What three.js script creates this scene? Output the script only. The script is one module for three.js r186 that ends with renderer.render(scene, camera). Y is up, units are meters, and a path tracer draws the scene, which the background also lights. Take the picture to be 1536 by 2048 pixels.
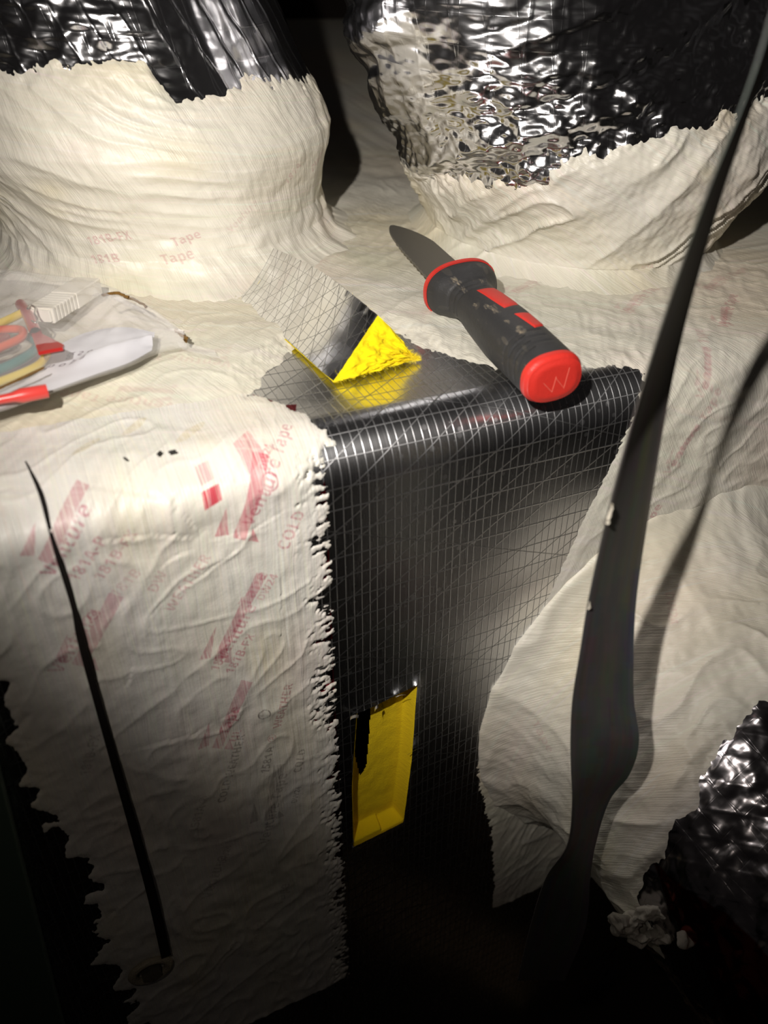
import * as THREE from 'three';
import { ImprovedNoise } from 'three/addons/math/ImprovedNoise.js';
import { mergeGeometries } from 'three/addons/utils/BufferGeometryUtils.js';

// ---------------------------------------------------------------- camera, light, exposure
const scene = new THREE.Scene();
scene.background = new THREE.Color(0.0062, 0.0054, 0.0052);
const renderer = new THREE.WebGLRenderer({ antialias: true });
renderer.toneMapping = THREE.LinearToneMapping;
renderer.toneMappingExposure = 1.0;
renderer.shadowMap.enabled = true;
const camera = new THREE.PerspectiveCamera(65.52, 1536 / 2048, 0.01, 20);
const EYE = new THREE.Vector3(-0.122, 0.185, 0.332), LOOK = new THREE.Vector3(0.352, -0.542, -0.763);
camera.position.copy(EYE);
camera.lookAt(EYE.clone().add(LOOK));
camera.focus = 0.53;
camera.userData.fStop = 5.6;
const LAMP = new THREE.Vector3(-0.215, 0.315, 0.305), AIM = new THREE.Vector3(0.125, 0.052, -0.12);
{
  const lamp = new THREE.SpotLight(0xfff8f0, 1.38, 0, 0.635, 0.62, 2);   // the hand lamp held beside the camera
  lamp.position.copy(LAMP); lamp.target.position.copy(AIM); lamp.shadow.radius = 0.3;
  lamp.castShadow = true; lamp.name = 'hand_lamp_light'; lamp.shadow.mapSize.set(2048, 2048); lamp.shadow.camera.near = 0.02;
  const spill = new THREE.SpotLight(0xfff0e0, 0.06, 0, 1.0, 0.5, 2);   // the weak halo round the lamp's beam
  spill.position.copy(LAMP); spill.target.position.copy(AIM); spill.castShadow = true; spill.shadow.radius = 0.6; spill.name = 'hand_lamp_halo';
  scene.add(lamp, lamp.target, spill, spill.target);
  lamp.target.name = 'lamp_target'; spill.target.name = 'halo_target';
}

// ---------------------------------------------------------------- helpers
const PN = new ImprovedNoise(), { clamp, smoothstep, lerp } = THREE.MathUtils, PI = Math.PI;
const N2 = (x, y, z = 0) => PN.noise(x, y, z);
const fbm = (x, y, z, n = 3) => { let s = 0, a = 1; for (let i = 0; i < n; i++, a *= 0.5, x *= 2.03, y *= 2.03, z += 7.7) s += a * N2(x, y, z); return s; };
const ss = (x, a, b) => { const t = clamp((x - a) / (b - a), 0, 1); return t * t * (3 - 2 * t); };
let seed = 7;
const rnd = () => { seed = (seed * 1664525 + 1013904223) >>> 0; return seed / 4294967296; };
const used = {};
const numbered = (n) => { const k = used[n] = (used[n] ?? -1) + 1; return k ? n + '_' + String(k).padStart(3, '0') : n; };
function shade(o) { o.castShadow = o.receiveShadow = true; return o; }
function mesh(name, geo, mat, parent = scene, label) {
  const m = shade(new THREE.Mesh(geo, mat)); m.name = parent === scene ? numbered(name) : name;
  if (label) m.userData.label = label;
  parent.add(m); return m;
}
function tag(o, label, category, group) { o.userData.label = label; o.userData.category = category; if (group) o.userData.group = group; return o; }
function thing(name, label, category, at = [0, 0, 0], group) {
  const g = new THREE.Group(); g.name = numbered(name); g.position.set(...at); scene.add(g); return tag(g, label, category, group);
}
const V = (x, y, z) => new THREE.Vector3(x, y, z);
// signed distance to a closed polygon (positive inside)
function sdPoly(P, x, y) {
  let d = 1e9, inside = false;
  for (let i = 0, j = P.length - 1; i < P.length; j = i++) {
    const [ax, ay] = P[i], [bx, by] = P[j], ex = bx - ax, ey = by - ay, wx = x - ax, wy = y - ay;
    const t = clamp((wx * ex + wy * ey) / (ex * ex + ey * ey), 0, 1), qx = wx - ex * t, qy = wy - ey * t;
    d = Math.min(d, qx * qx + qy * qy);
    if ((ay > y) !== (by > y) && x < (bx - ax) * (y - ay) / (by - ay) + ax) inside = !inside;
  }
  return inside ? Math.sqrt(d) : -Math.sqrt(d);
}
// distance to an open polyline and which side of it
function sdLine(P, x, y) {
  let d = 1e9, side = 1;
  for (let i = 0; i + 1 < P.length; i++) {
    const [ax, ay] = P[i], [bx, by] = P[i + 1], ex = bx - ax, ey = by - ay, wx = x - ax, wy = y - ay;
    const t = clamp((wx * ex + wy * ey) / (ex * ex + ey * ey), 0, 1), qx = wx - ex * t, qy = wy - ey * t, q = qx * qx + qy * qy;
    if (q < d) { d = q; side = ex * wy - ey * wx > 0 ? 1 : -1; }
  }
  return Math.sqrt(d) * side;
}
// piecewise linear y(x)
function pl(P, x) {
  if (x <= P[0][0]) return P[0][1];
  for (let i = 1; i < P.length; i++) if (x < P[i][0]) return lerp(P[i - 1][1], P[i][1], (x - P[i - 1][0]) / (P[i][0] - P[i - 1][0]));
  return P[P.length - 1][1];
}
// grid lines: segments [from, to, step]
function lines(...segs) { const o = []; for (const [a, b, s] of segs) { const n = Math.max(1, Math.round((b - a) / s)); for (let i = 0; i < n; i++) o.push(a + (b - a) * i / n); } o.push(segs[segs.length - 1][1]); return o; }
// a sheet over the grid us x vs; fn gives the point, keep decides which cells stay
function sheet(us, vs, fn, keep, uvOf = (u, v) => [u, v], flip = false) {
  const nu = us.length, nv = vs.length, pos = new Float32Array(nu * nv * 3), uv = new Float32Array(nu * nv * 2), idx = [], ok = new Uint8Array(nu * nv).fill(1), p = V();
  for (let j = 0, k = 0; j < nv; j++) for (let i = 0; i < nu; i++, k++) {
    const r = fn(us[i], vs[j], p); if (r === false) ok[k] = 0;
    pos[k * 3] = p.x; pos[k * 3 + 1] = p.y; pos[k * 3 + 2] = p.z;
    const t = uvOf(us[i], vs[j]); uv[k * 2] = t[0]; uv[k * 2 + 1] = t[1];
  }
  for (let j = 0; j + 1 < nv; j++) for (let i = 0; i + 1 < nu; i++) {
    const a = j * nu + i, b = a + 1, c = a + nu, d = c + 1;
    if (!ok[a] && !ok[b] && !ok[c] && !ok[d]) continue;
    if (keep && !keep((us[i] + us[i + 1]) / 2, (vs[j] + vs[j + 1]) / 2)) continue;
    if (flip) idx.push(a, c, b, b, c, d); else idx.push(a, b, c, b, d, c);
  }
  const map = new Int32Array(nu * nv).fill(-1); let n = 0;
  for (const q of idx) if (map[q] < 0) map[q] = n++;
  const P2 = new Float32Array(n * 3), U2 = new Float32Array(n * 2);
  for (let q = 0; q < map.length; q++) if (map[q] >= 0) { P2.set(pos.subarray(q * 3, q * 3 + 3), map[q] * 3); U2.set(uv.subarray(q * 2, q * 2 + 2), map[q] * 2); }
  const g = new THREE.BufferGeometry();
  g.setAttribute('position', new THREE.BufferAttribute(P2, 3)); g.setAttribute('uv', new THREE.BufferAttribute(U2, 2));
  g.setIndex(idx.map((q) => map[q])); g.computeVertexNormals(); return g;
}
function normalOf(S, u, v, n, e = 0.0015) {
  const a = V(), b = V(), c = V(), d = V(); S(u + e, v, a); S(u - e, v, b); S(u, v + e, c); S(u, v - e, d);
  return n.copy(a.sub(b)).cross(c.sub(d)).normalize();
}
function tube(points, r, seg = 40, rad = 8, closed = false) { return new THREE.TubeGeometry(new THREE.CatmullRomCurve3(points, closed), seg, r, rad, closed); }
// ruled strip between rails, with thickness
function ribbon(L, R, th, nv = 80, nw = 8, bow = 0) {
  const cl = new THREE.CatmullRomCurve3(L), cr = new THREE.CatmullRomCurve3(R), pts = [];
  const top = [], bot = [];
  for (let j = 0; j <= nv; j++) {
    const a = cl.getPoint(j / nv), b = cr.getPoint(j / nv), t = cl.getTangent(j / nv), w = b.clone().sub(a), n = w.clone().cross(t).normalize();
    for (let i = 0; i <= nw; i++) { const q = a.clone().addScaledVector(w, i / nw).addScaledVector(n, bow * 4 * (i / nw) * (1 - i / nw)); top.push(q.clone().addScaledVector(n, th / 2)); bot.push(q.clone().addScaledVector(n, -th / 2)); }
  }
  const P = [...top, ...bot], pos = new Float32Array(P.length * 3), uv = new Float32Array(P.length * 2), idx = [], W = nw + 1, O = top.length;
  P.forEach((p, k) => { p.toArray(pos, k * 3); const q = k % O; uv[k * 2] = (q % W) / nw; uv[k * 2 + 1] = Math.floor(q / W) / nv; });
  for (let j = 0; j < nv; j++) { for (let i = 0; i < nw; i++) { const a = j * W + i; idx.push(a, a + W, a + 1, a + 1, a + W, a + W + 1, O + a, O + a + 1, O + a + W, O + a + 1, O + a + W + 1, O + a + W); }
    for (const i of [0, nw]) { const a = j * W + i; idx.push(a, O + a, a + W, O + a, O + a + W, a + W); } }
  const g = new THREE.BufferGeometry(); g.setAttribute('position', new THREE.BufferAttribute(pos, 3)); g.setAttribute('uv', new THREE.BufferAttribute(uv, 2)); g.setIndex(idx);
  const out = g.toNonIndexed(); out.computeVertexNormals(); return g.computeVertexNormals(), g;
}
// ---------------------------------------------------------------- textures
function canvas(w, h, draw) { const c = document.createElement('canvas'); c.width = w; c.height = h; draw(c.getContext('2d'), w, h); return c; }
function tex(c, srgb, rep) { const t = new THREE.CanvasTexture(c); if (srgb) t.colorSpace = THREE.SRGBColorSpace; t.wrapS = t.wrapT = THREE.RepeatWrapping; t.magFilter = THREE.LinearFilter; if (rep) t.repeat.set(...rep); return t; }
const lattice = (n, m) => Float32Array.from({ length: n * m }, () => rnd());
function tileNoise(n, m) {        // periodic smooth value noise on an n x m lattice, sampled with 0..1
  const L = lattice(n, m);
  return (x, y) => { x = ((x % 1) + 1) % 1 * n; y = ((y % 1) + 1) % 1 * m; const i = Math.floor(x), j = Math.floor(y), fx = x - i, fy = y - j, a = fx * fx * (3 - 2 * fx), b = fy * fy * (3 - 2 * fy), i1 = (i + 1) % n, j1 = (j + 1) % m;
    return lerp(lerp(L[j % m * n + i % n], L[j % m * n + i1], a), lerp(L[j1 * n + i % n], L[j1 * n + i1], a), b); };
}
function dataTex(w, h, fn) { const d = new Uint8Array(w * h * 4); for (let y = 0; y < h; y++) for (let x = 0; x < w; x++) { const c = fn(x / w, y / h), o = (y * w + x) * 4; d[o] = clamp(c[0], 0, 1) * 255; d[o + 1] = clamp(c[1], 0, 1) * 255; d[o + 2] = clamp(c[2], 0, 1) * 255; d[o + 3] = 255; }
  const t = new THREE.DataTexture(d, w, h, THREE.RGBAFormat); t.magFilter = THREE.LinearFilter; t.minFilter = THREE.LinearFilter; t.wrapS = t.wrapT = THREE.RepeatWrapping; t.needsUpdate = true; return t; }
// brush strokes along v, 0.1 m tile: red = height, green = roughness
const strokeTex = (() => { const a = tileNoise(150, 6), b = tileNoise(64, 4), c = tileNoise(40, 40), d = tileNoise(128, 128), w = tileNoise(4, 5);
  return dataTex(1024, 1024, (x, y) => { const xx = x + 0.03 * (w(x, y) - 0.5), s = 0.42 * a(xx, y) + 0.3 * b(xx, y) + 0.2 * c(x, y) + 0.16 * d(x, y); return [s, 0.5 + 0.35 * c(y, x), 0]; }); })();
const grainTex = (() => { const a = tileNoise(60, 60), b = tileNoise(180, 180), c = tileNoise(16, 16); return dataTex(512, 512, (x, y) => [0.45 * a(x, y) + 0.35 * b(x, y) + 0.3 * c(x, y), 0.45 + 0.3 * c(y, x) + 0.15 * b(x, y), 0]); })();

// printed wording of the tape, drawn in metres: put(text, x, s, height, angle, alpha)
function printer(g, X0, S0, W, H, pw, ph) {
  const kx = pw / W, ks = ph / H;
  return {
    text(str, x, s, size, deg, alpha = 0.5, col = '150,40,62', weight = 'bold') { alpha *= 0.75; size *= 0.88; g.save(); g.transform(kx, 0, 0, ks, (x - X0) * kx, (s - S0) * ks); g.rotate(-deg * PI / 180); g.scale(size / 100, size / 100); g.font = weight + ' 100px sans-serif'; g.fillStyle = `rgba(${col},${alpha})`; g.fillText(str, 0, 0); g.restore(); },
    poly(P, alpha = 0.5, col = '150,40,62') { alpha *= alpha > 0.8 ? 1 : 0.7; g.fillStyle = `rgba(${col},${alpha})`; g.beginPath(); P.forEach(([x, s], i) => g[i ? 'lineTo' : 'moveTo']((x - X0) * kx, (s - S0) * ks)); g.closePath(); g.fill(); },
    // the slanted double bar of the tape maker's mark, from (x, s) along deg
    mark(x, s, len, wid, deg, alpha, col) { const c = Math.cos(deg * PI / 180), q = -Math.sin(deg * PI / 180), at = (a, b) => [x + c * a - q * b, s + q * a + c * b];
      this.poly([at(0, 0), at(len, -wid * 0.3), at(len, wid * 0.35), at(0, wid * 0.55)], alpha, col); this.poly([at(-len * 0.04, -wid * 0.75), at(len * 0.36, -wid * 0.85), at(len * 0.02, -wid * 0.2)], alpha, col); this.poly([at(0, wid * 0.7), at(len * 0.16, wid * 0.7), at(0, wid * 1.25)], alpha, col); },
    ring(x, s, r, alpha, col = '150,40,62') { g.save(); g.transform(kx, 0, 0, ks, (x - X0) * kx, (s - S0) * ks); g.strokeStyle = `rgba(${col},${alpha})`; g.lineWidth = r * 0.22; g.beginPath(); g.arc(0, 0, r, 0, 7); g.stroke(); g.restore(); },
  };
}
// cream mastic colour: blotches of faint yellow, pink, green and grey stains
function masticBase(g, w, h, n, cool = false) {
  g.fillStyle = cool ? 'rgb(218,215,209)' : 'rgb(220,216,203)'; g.fillRect(0, 0, w, h);
  const tones = ['232,222,190', '226,206,196', '206,210,192', '208,204,200', '238,232,214', '214,200,160'];
  for (let i = 0; i < n; i++) { const x = rnd() * w, y = rnd() * h, r = (0.02 + 0.09 * rnd()) * w, q = g.createRadialGradient(x, y, 0, x, y, r), t = tones[i % 6]; q.addColorStop(0, `rgba(${t},0.35)`); q.addColorStop(1, `rgba(${t},0)`); g.fillStyle = q; g.fillRect(x - r, y - r, 2 * r, 2 * r); }
}
function veil(g, w, h, n, len, wid, ang, a = 0.35) {   // thin paint strokes over the print
  for (let i = 0; i < n; i++) { const x = rnd() * w, y = rnd() * h, l = len * (0.4 + rnd()); g.save(); g.translate(x, y); g.rotate(ang + (rnd() - 0.5) * 0.25); g.fillStyle = `rgba(${220 + rnd() * 14 | 0},${216 + rnd() * 14 | 0},${204 + rnd() * 14 | 0},${a * rnd()})`; g.fillRect(-l / 2, 0, l, wid * (0.3 + rnd())); g.restore(); }
}
// ---------------------------------------------------------------- materials
function masticMat(map, bumpRot = 0, scale = 10, bump = 0.0003, rough = 0.5) {
  const b = strokeTex.clone(); b.repeat.set(scale, scale); b.rotation = bumpRot;
  return new THREE.MeshPhysicalMaterial({ map, bumpMap: b, bumpScale: bump, roughness: rough, clearcoat: 0.12, clearcoatRoughness: 0.35 });
}
const M = {
  dark: new THREE.MeshStandardMaterial({ color: 0x1b1613, roughness: 0.8 }),
  rubber: null,
};

// ================================================================ the setting
{
  const floor = mesh('floor', new THREE.BoxGeometry(4, 0.1, 4), new THREE.MeshStandardMaterial({ color: 0x2a231d, roughness: 0.9, bumpMap: grainTex, bumpScale: 0.002 })); floor.position.set(0.4, -0.85, -0.2); floor.userData.kind = 'structure';
  const wall = mesh('wall_back', new THREE.BoxGeometry(4, 3, 0.1), new THREE.MeshStandardMaterial({ color: 0x2b211c, roughness: 0.9, bumpMap: grainTex, bumpScale: 0.002 })); wall.position.set(0.4, 0.6, -1.75); wall.userData.kind = 'structure';
}

// ================================================================ the insulated box duct
const R0 = 0.03, ARC = R0 * PI / 2, RISE = 0.1;
const topY = (z) => RISE * 0.5 * (Math.sqrt((z + R0) ** 2 + 0.0009) - (z + R0)) ;   // the lid rises gently to the back
function boxS(x, s, p) {
  if (s < -ARC / 2) { const z = -R0 + (s + ARC / 2); p.set(x, topY(z) - topY(-R0) , z); }
  else if (s > ARC / 2) p.set(x, -R0 - (s - ARC / 2), 0);
  else { const a = (s + ARC / 2) / R0; p.set(x, -R0 + R0 * Math.cos(a), -R0 + R0 * Math.sin(a)); }
  return p;
}
const boxN = (u, v, n) => { if (v > ARC / 2) n.set(0, 0, 1); else if (v < -ARC / 2) n.set(0, 1, 0.07).normalize(); else { const a = (v + ARC / 2) / R0; n.set(0, Math.cos(a), Math.sin(a)); } return n; };
const FOILWIN = [[-0.003, 0.3], [-0.003, 0.12], [-0.0035, 0.05], [-0.001, 0.017], [0.0013, 0.0067], [0.0034, -0.001], [0.0026, -0.0105], [-0.0021, -0.0281], [-0.0115, -0.0467], [-0.0215, -0.0563], [-0.0075, -0.0764], [0.0093, -0.0937], [0.0491, -0.1311], [0.0871, -0.1058], [0.0976, -0.0773], [0.1178, -0.0446], [0.1309, -0.0262], [0.1735, -0.0184], [0.189, -0.0167], [0.2118, -0.0052], [0.2043, 0.0091], [0.1949, 0.0314], [0.1782, 0.0756], [0.1564, 0.1366], [0.1325, 0.2087], [0.1128, 0.2663], [0.1105, 0.3038], [0.129, 0.3815], [0.1375, 0.4495], [0.1457, 0.5762], [0.15, 0.8], [-0.004, 0.8]];
const LEFTWIN = [[-0.60, -0.02], [-0.21, 0.02], [-0.195, 0.06], [-0.1754, 0.0923], [-0.1722, 0.1181], [-0.175, 0.1512], [-0.1741, 0.1937], [-0.1622, 0.2582], [-0.1676, 0.3031], [-0.1671, 0.3708], [-0.1656, 0.4325], [-0.165, 0.8], [-0.60, 0.8]];
const HOLE = [[0.0114, 0.192], [0.0229, 0.1911], [0.0549, 0.185], [0.0519, 0.2573], [0.0462, 0.3208], [0.0059, 0.3266], [0.0063, 0.26]];
const CREASES = [[[-0.0816, 0.0064], [-0.0644, 0.0356], [-0.0438, 0.0354], [-0.0274, 0.0293], [-0.0046, 0.016]], [[-0.0891, 0.0434], [-0.0824, 0.0393], [-0.0621, 0.0378], [-0.04, 0.036]], [[-0.1087, 0.0885], [-0.0997, 0.0716], [-0.0923, 0.0643], [-0.0719, 0.0552], [-0.0527, 0.0451]], [[-0.118, 0.1131], [-0.111, 0.0946], [-0.1058, 0.086]], [[-0.1511, -0.012], [-0.124, -0.0075], [-0.1012, 0.0007], [-0.0822, 0.0087]], [[-0.1169, 0.0204], [-0.0921, 0.0232], [-0.0737, 0.0299]], [[-0.0794, 0.0069], [-0.0815, 0.0247]], [[-0.0645, 0.0053], [-0.0038, 0.0109]], [[-0.0307, 0.0732], [-0.0342, 0.1206]], [[-0.1443, 0.1506], [-0.1247, 0.1605], [-0.1055, 0.1613], [-0.0886, 0.1632], [-0.0611, 0.1552]]];
function boxMask(x, s) {
  if (x > 0.26 || (s < -0.16) || (x < -0.03 && x > -0.15)) return 0.02;
  const f = -sdPoly(FOILWIN, x, s), l = -sdPoly(LEFTWIN, x, s);
  let m = f;
  if (Math.abs(f) < 0.03) {
    const right = ss(x, 0.1, 0.16) * ss(s, 0.02, 0.05), left = 1 - ss(x, 0.004, 0.02), topq = 1 - ss(s, -0.02, 0);
    const along = s > 0 ? 0.7 * N2(x * 45, s * 95, 2) + 0.8 * N2(x * 90, s * 260 + x * 60, 3) + 0.7 * N2(x * 190, s * 520 + x * 150, 9) : N2(x * 130 + s * 60, s * 60 - x * 40, 3) + 0.8 * N2(x * 330 + s * 160, s * 130 - x * 90, 9) + 0.25 * N2(x * 600, s * 420, 19);
    m += along * lerp(lerp(0.005, lerp(0.0085, 0.003, topq), left), 0.0012, right);
    if (left > 0 && s > 0.0) { const q = N2(x * 150 + s * 60, s * 330, 21) + 0.6 * N2(x * 330, s * 620 + x * 200, 5) + 0.5 * N2(x * 40, s * 40, 2); m -= 0.03 * Math.max(0, q - 0.1) * ss(0.028 - f, 0, 0.02) * left; if (x > -0.0008) m = Math.min(m, -0.002); }
  }
  if (l < 0.03) { const q = fbm(x * 60, s * 60, 13, 4); m = Math.min(m, l + q * 0.012); }
  return m;
}
const boxFoilD = (x, s) => 0.0012 * fbm(x * 9, s * 9, 2, 2) * ss(Math.abs(s), 0, 0.04) + 0.0016 * Math.exp(-(((s + 0.012) / 0.02) ** 2)) * N2(x * 16, 4, 1) ;
function boxRelief(x, s) {
  // broad sagging of the tape, then creases, then brush drag
  const front = ss(s, -0.005, 0.03), left = 1 - ss(x, 0, 0.03);
  let h = 0.0022 * fbm(x * 14, s * 14, 5, 2) * (1 - front * 0.5) + 0.0009 * fbm(x * 45, s * 45, 8, 2) + 0.0009 * (1 - Math.abs(N2(x * 22 + 2 * N2(x * 20, s * 20, 3), s * 30 + x * 18, 17))) ** 8;
  h += left * front * 0.0005 * N2(x * 330, s * 22, 4) + (1 - front) * 0.0006 * N2(x * 190 + s * 130, s * 30 - x * 25, 6) + left * front * 0.0004 * fbm(x * 140, s * 90, 2, 2);
  if (x < 0.01 && x > -0.2 && s > -0.02 && s < 0.2) for (const c of CREASES) { const d = sdLine(c, x, s); if (Math.abs(d) < 0.012) h += (d > 0 ? 0.0005 * Math.exp(-d / 0.0045) : -0.0006 * Math.exp(d / 0.001)) * ss(N2(x * 70, s * 70, 8), -0.35, 0.25); }
  if (x > 0.1 && s > 0) { const k = ss(x, 0.15, 0.22); h += (1 - k) * 0.0005 * N2(x * 260 + s * 90, s * 45 - x * 20, 5) + k * 0.0006 * N2(x * 40, s * 210 - x * 90, 5) + k * 0.0012 * fbm(x * 30, s * 60, 12, 2); }
  // ridge of tape just below the left bend and the shallow trough above it
  h += left * 0.0035 * Math.exp(-(((s - 0.01) / 0.011) ** 2)) * ss(-x, 0.0, 0.03) + (1 - front) * 0.0025 * ss(-s, 0.04, 0.1);
  return h;
}
const BX = [-0.26, 0.024, -0.06, 0.52];
const duct = thing('box_duct', 'large rectangular duct with threaded foil, white mastic and a window cut in its front', 'duct');
{
  // foil facing
  const p = V(), n = V();
  const us = lines([-0.6, -0.2, 0.05], [-0.2, -0.03, 0.004], [-0.03, 0.16, 0.0013], [0.16, 0.3, 0.004], [0.3, 0.9, 0.05]), vs = lines([-1.5, -0.5, 0.1], [-0.5, -0.16, 0.01], [-0.16, 0.17, 0.002], [0.17, 0.34, 0.0013], [0.34, 0.8, 0.02]);
  const e = 0.0009;
  const g = sheet(us, vs, (x, s, q) => {
    const d = x > -0.01 && x < 0.075 && s > 0.17 && s < 0.345 ? sdPoly(HOLE, x, s) : -1;
    if (Math.abs(d) < e) { const gx = (sdPoly(HOLE, x + 1e-4, s) - sdPoly(HOLE, x - 1e-4, s)) / 2e-4, gs = (sdPoly(HOLE, x, s + 1e-4) - sdPoly(HOLE, x, s - 1e-4)) / 2e-4, L = Math.hypot(gx, gs) || 1; x -= gx / L * d; s -= gs / L * d; }
    boxS(x, s, q); boxN(x, s, n); q.addScaledVector(n, boxFoilD(x, s) + 0.0012 * Math.exp(-Math.abs(d) / 0.004) * (d > -0.5 ? 1 : 0));
  }, (x, s) => !(x > 0 && x < 0.06 && s > 0.18 && s < 0.33 && sdPoly(HOLE, x, s) > 0), (x, s) => [(x + 0.06) / 0.32, 1 - (s + 0.16) / 0.64], true);
  // scrim: red = height, green = roughness
  const W = 2048, H = 2048, kx = W / 0.32, ks = H / 0.64;
  const threads = [], sc = canvas(W, H, (c) => {
    c.fillStyle = 'rgb(60,74,0)'; c.fillRect(0, 0, W, H);
    for (let i = 0; i < 9000; i++) { c.fillStyle = `rgba(${50 + rnd() * 30 | 0},${56 + rnd() * 50 | 0},0,0.25)`; c.fillRect(rnd() * W, rnd() * H, 1 + rnd() * 3, 10 + rnd() * 60); }
    const line = (x0, s0, x1, s1, w, a, rr = 180) => { c.strokeStyle = `rgba(${200 + rnd() * 40 | 0},${rr},0,${a})`; c.lineWidth = w; c.beginPath(); const n = 14, path = []; threads.push(path); for (let i = 0; i <= n; i++) { const t = i / n; path.push([(lerp(x0, x1, t) + 0.06 + (rnd() - 0.5) * 0.00018) * kx, (lerp(s0, s1, t) + 0.16 + (rnd() - 0.5) * 0.0003) * ks]); c.lineTo(...path[i]); } c.stroke(); };
    let x = -0.06; while (x < 0.26) { const dx = (rnd() - 0.5) * 0.002; line(x, -0.16, x + dx, 0.48, 2.2, 0.9); x += 0.0044 + rnd() * 0.001; }
    let s = -0.16; while (s < 0.48) { const t = 0.004 * (rnd() - 0.3); line(-0.06, s + t, 0.26, s - t, 1.3, 0.9); s += 0.0125 + rnd() * 0.004; }
    for (let i = 0; i < 44; i++) { const a = -0.3 + i * 0.0185 + rnd() * 0.004; line(-0.06, a + 0.2, 0.26, a - 0.02 + rnd() * 0.02, 1.3, 0.85); if (i % 5 === 0) line(-0.06, a - 0.05, 0.26, a + 0.08, 1.2, 0.5); }
    for (let i = 0; i < 500; i++) { c.fillStyle = `rgba(90,${120 + rnd() * 60 | 0},0,0.3)`; const r = 2 + rnd() * 9; c.beginPath(); c.ellipse(rnd() * W, rnd() * H, r, r * 0.5, 0, 0, 7); c.fill(); }
  });
  const col = canvas(2048, 2048, (c) => {
    c.fillStyle = 'rgb(228,229,232)'; c.fillRect(0, 0, 2048, 2048); c.globalAlpha = 0.3; c.globalCompositeOperation = 'multiply'; c.lineWidth = 2; c.strokeStyle = 'rgb(90,90,92)'; for (const f of threads) { c.beginPath(); f.forEach(([x, y], i) => c[i ? 'lineTo' : 'moveTo'](x, y)); c.stroke(); } c.globalAlpha = 1; c.globalCompositeOperation = 'source-over';
    const P = printer(c, -0.06, -0.16, 0.32, 0.64, 2048, 2048), red = '120,8,24';
    for (let k = 0; k < 9; k++) { const s = 0.02 + k * 0.042; P.poly([[-0.013, s + 0.02], [-0.002, s - 0.004], [-0.002, s + 0.02]], 0.9, red); P.text('Tape', -0.022, s + 0.012, 0.011, 60, 0.9, red); }
    P.poly([[-0.019, -0.058], [-0.0145, -0.053], [-0.004, -0.036], [-0.0105, -0.034]], 0.95, red); P.poly([[-0.014, -0.042], [0.0, -0.039], [-0.003, -0.032], [-0.012, -0.033]], 0.9, red);
  });
  const scT = tex(sc), foil = new THREE.MeshPhysicalMaterial({ map: tex(col, true), metalness: 1, roughness: 0.9, roughnessMap: scT, bumpMap: scT, bumpScale: 0.0002, anisotropy: 0.55 });
  mesh('foil_facing', g, foil, duct, 'grey reinforced foil with a fine thread grid');
  // mastic coat
  const mx = lines([-0.6, -0.2, 0.02], [-0.2, -0.034, 0.00125], [-0.034, 0.006, 0.0007], [0.006, 0.02, 0.00125], [0.02, 0.1, 0.002], [0.1, 0.22, 0.0013], [0.22, 0.4, 0.0025], [0.4, 0.9, 0.04]);
  const ms = lines([-1.5, -0.5, 0.05], [-0.5, -0.3, 0.006], [-0.3, -0.16, 0.0025], [-0.16, 0.2, 0.0012], [0.2, 0.5, 0.0017], [0.5, 0.8, 0.02]);
  const split = mx.findIndex((x) => x >= 0.02), ms0 = ms.findIndex((s) => s >= -0.06), ms1 = ms.findIndex((s) => s >= 0.5);
  const put = (x, s, q) => { const m = boxMask(x, s); boxS(x, s, q); boxN(x, s, n); const h = clamp(m * 0.2, -0.001, 0.0009) + boxRelief(x, s) * ss(m, -0.001, 0.016), lo = clamp(m * 0.2, -0.001, 0.0003); q.addScaledVector(n, boxFoilD(x, s) + (h > lo + 0.0005 ? h : lo + 0.0005 * Math.exp((h - lo - 0.0005) / 0.0005))); return m > -0.004; };
  const leftMap = tex(canvas(2048, 2048, (c, w, h) => {
    masticBase(c, w, h, 160, true);
    const P = printer(c, -0.26, -0.06, 0.284, 0.58, w, h);
    P.mark(-0.0722, 0.112, 0.058, 0.0095, 57, 0.5); P.text('Venture', -0.0655, 0.1155, 0.0112, 57, 0.5); P.text('Tape', -0.049, 0.083, 0.0112, 57, 0.4);
    P.text('181A-P', -0.0706, 0.1217, 0.0085, 57, 0.5); P.text('181B-FX', -0.0626, 0.1268, 0.0085, 57, 0.5); P.text('DW24', -0.0412, 0.0817, 0.0075, 57, 0.42); P.text('WEATHER', -0.0884, 0.0724, 0.009, 50, 0.32);
    P.mark(-0.1425, 0.022, 0.04, 0.01, 48, 0.45); P.text('Venture', -0.1385, 0.034, 0.011, 50, 0.55); P.text('181A-P', -0.129, 0.04, 0.0095, 48, 0.5); P.text('181B-FX', -0.118, 0.0425, 0.009, 46, 0.36); P.text('181B', -0.113, 0.055, 0.009, 40, 0.2);
    P.mark(-0.0532, 0.036, 0.045, 0.012, 62, 0.55, '176,30,52'); P.text('Venture Tape', -0.043, 0.032, 0.0105, 56, 0.5); P.poly([[-0.0655, 0.0085], [-0.0562, 0.0065], [-0.0562, 0.0135], [-0.0655, 0.0165]], 0.85, '190,20,40'); P.poly([[-0.0645, -0.004], [-0.0575, -0.006], [-0.0575, 0.004], [-0.0645, 0.006]], 0.35);
    P.poly([[-0.043, -0.012], [-0.033, -0.02], [-0.03, -0.002], [-0.041, 0.006]], 0.4, '186,30,50'); P.text('DW24', -0.032, 0.006, 0.006, 60, 0.6, '176,30,52');
    P.text('COLD', -0.0255, 0.0525, 0.0105, 62, 0.5); P.ring(-0.0315, 0.0105, 0.004, 0.4);
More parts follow.
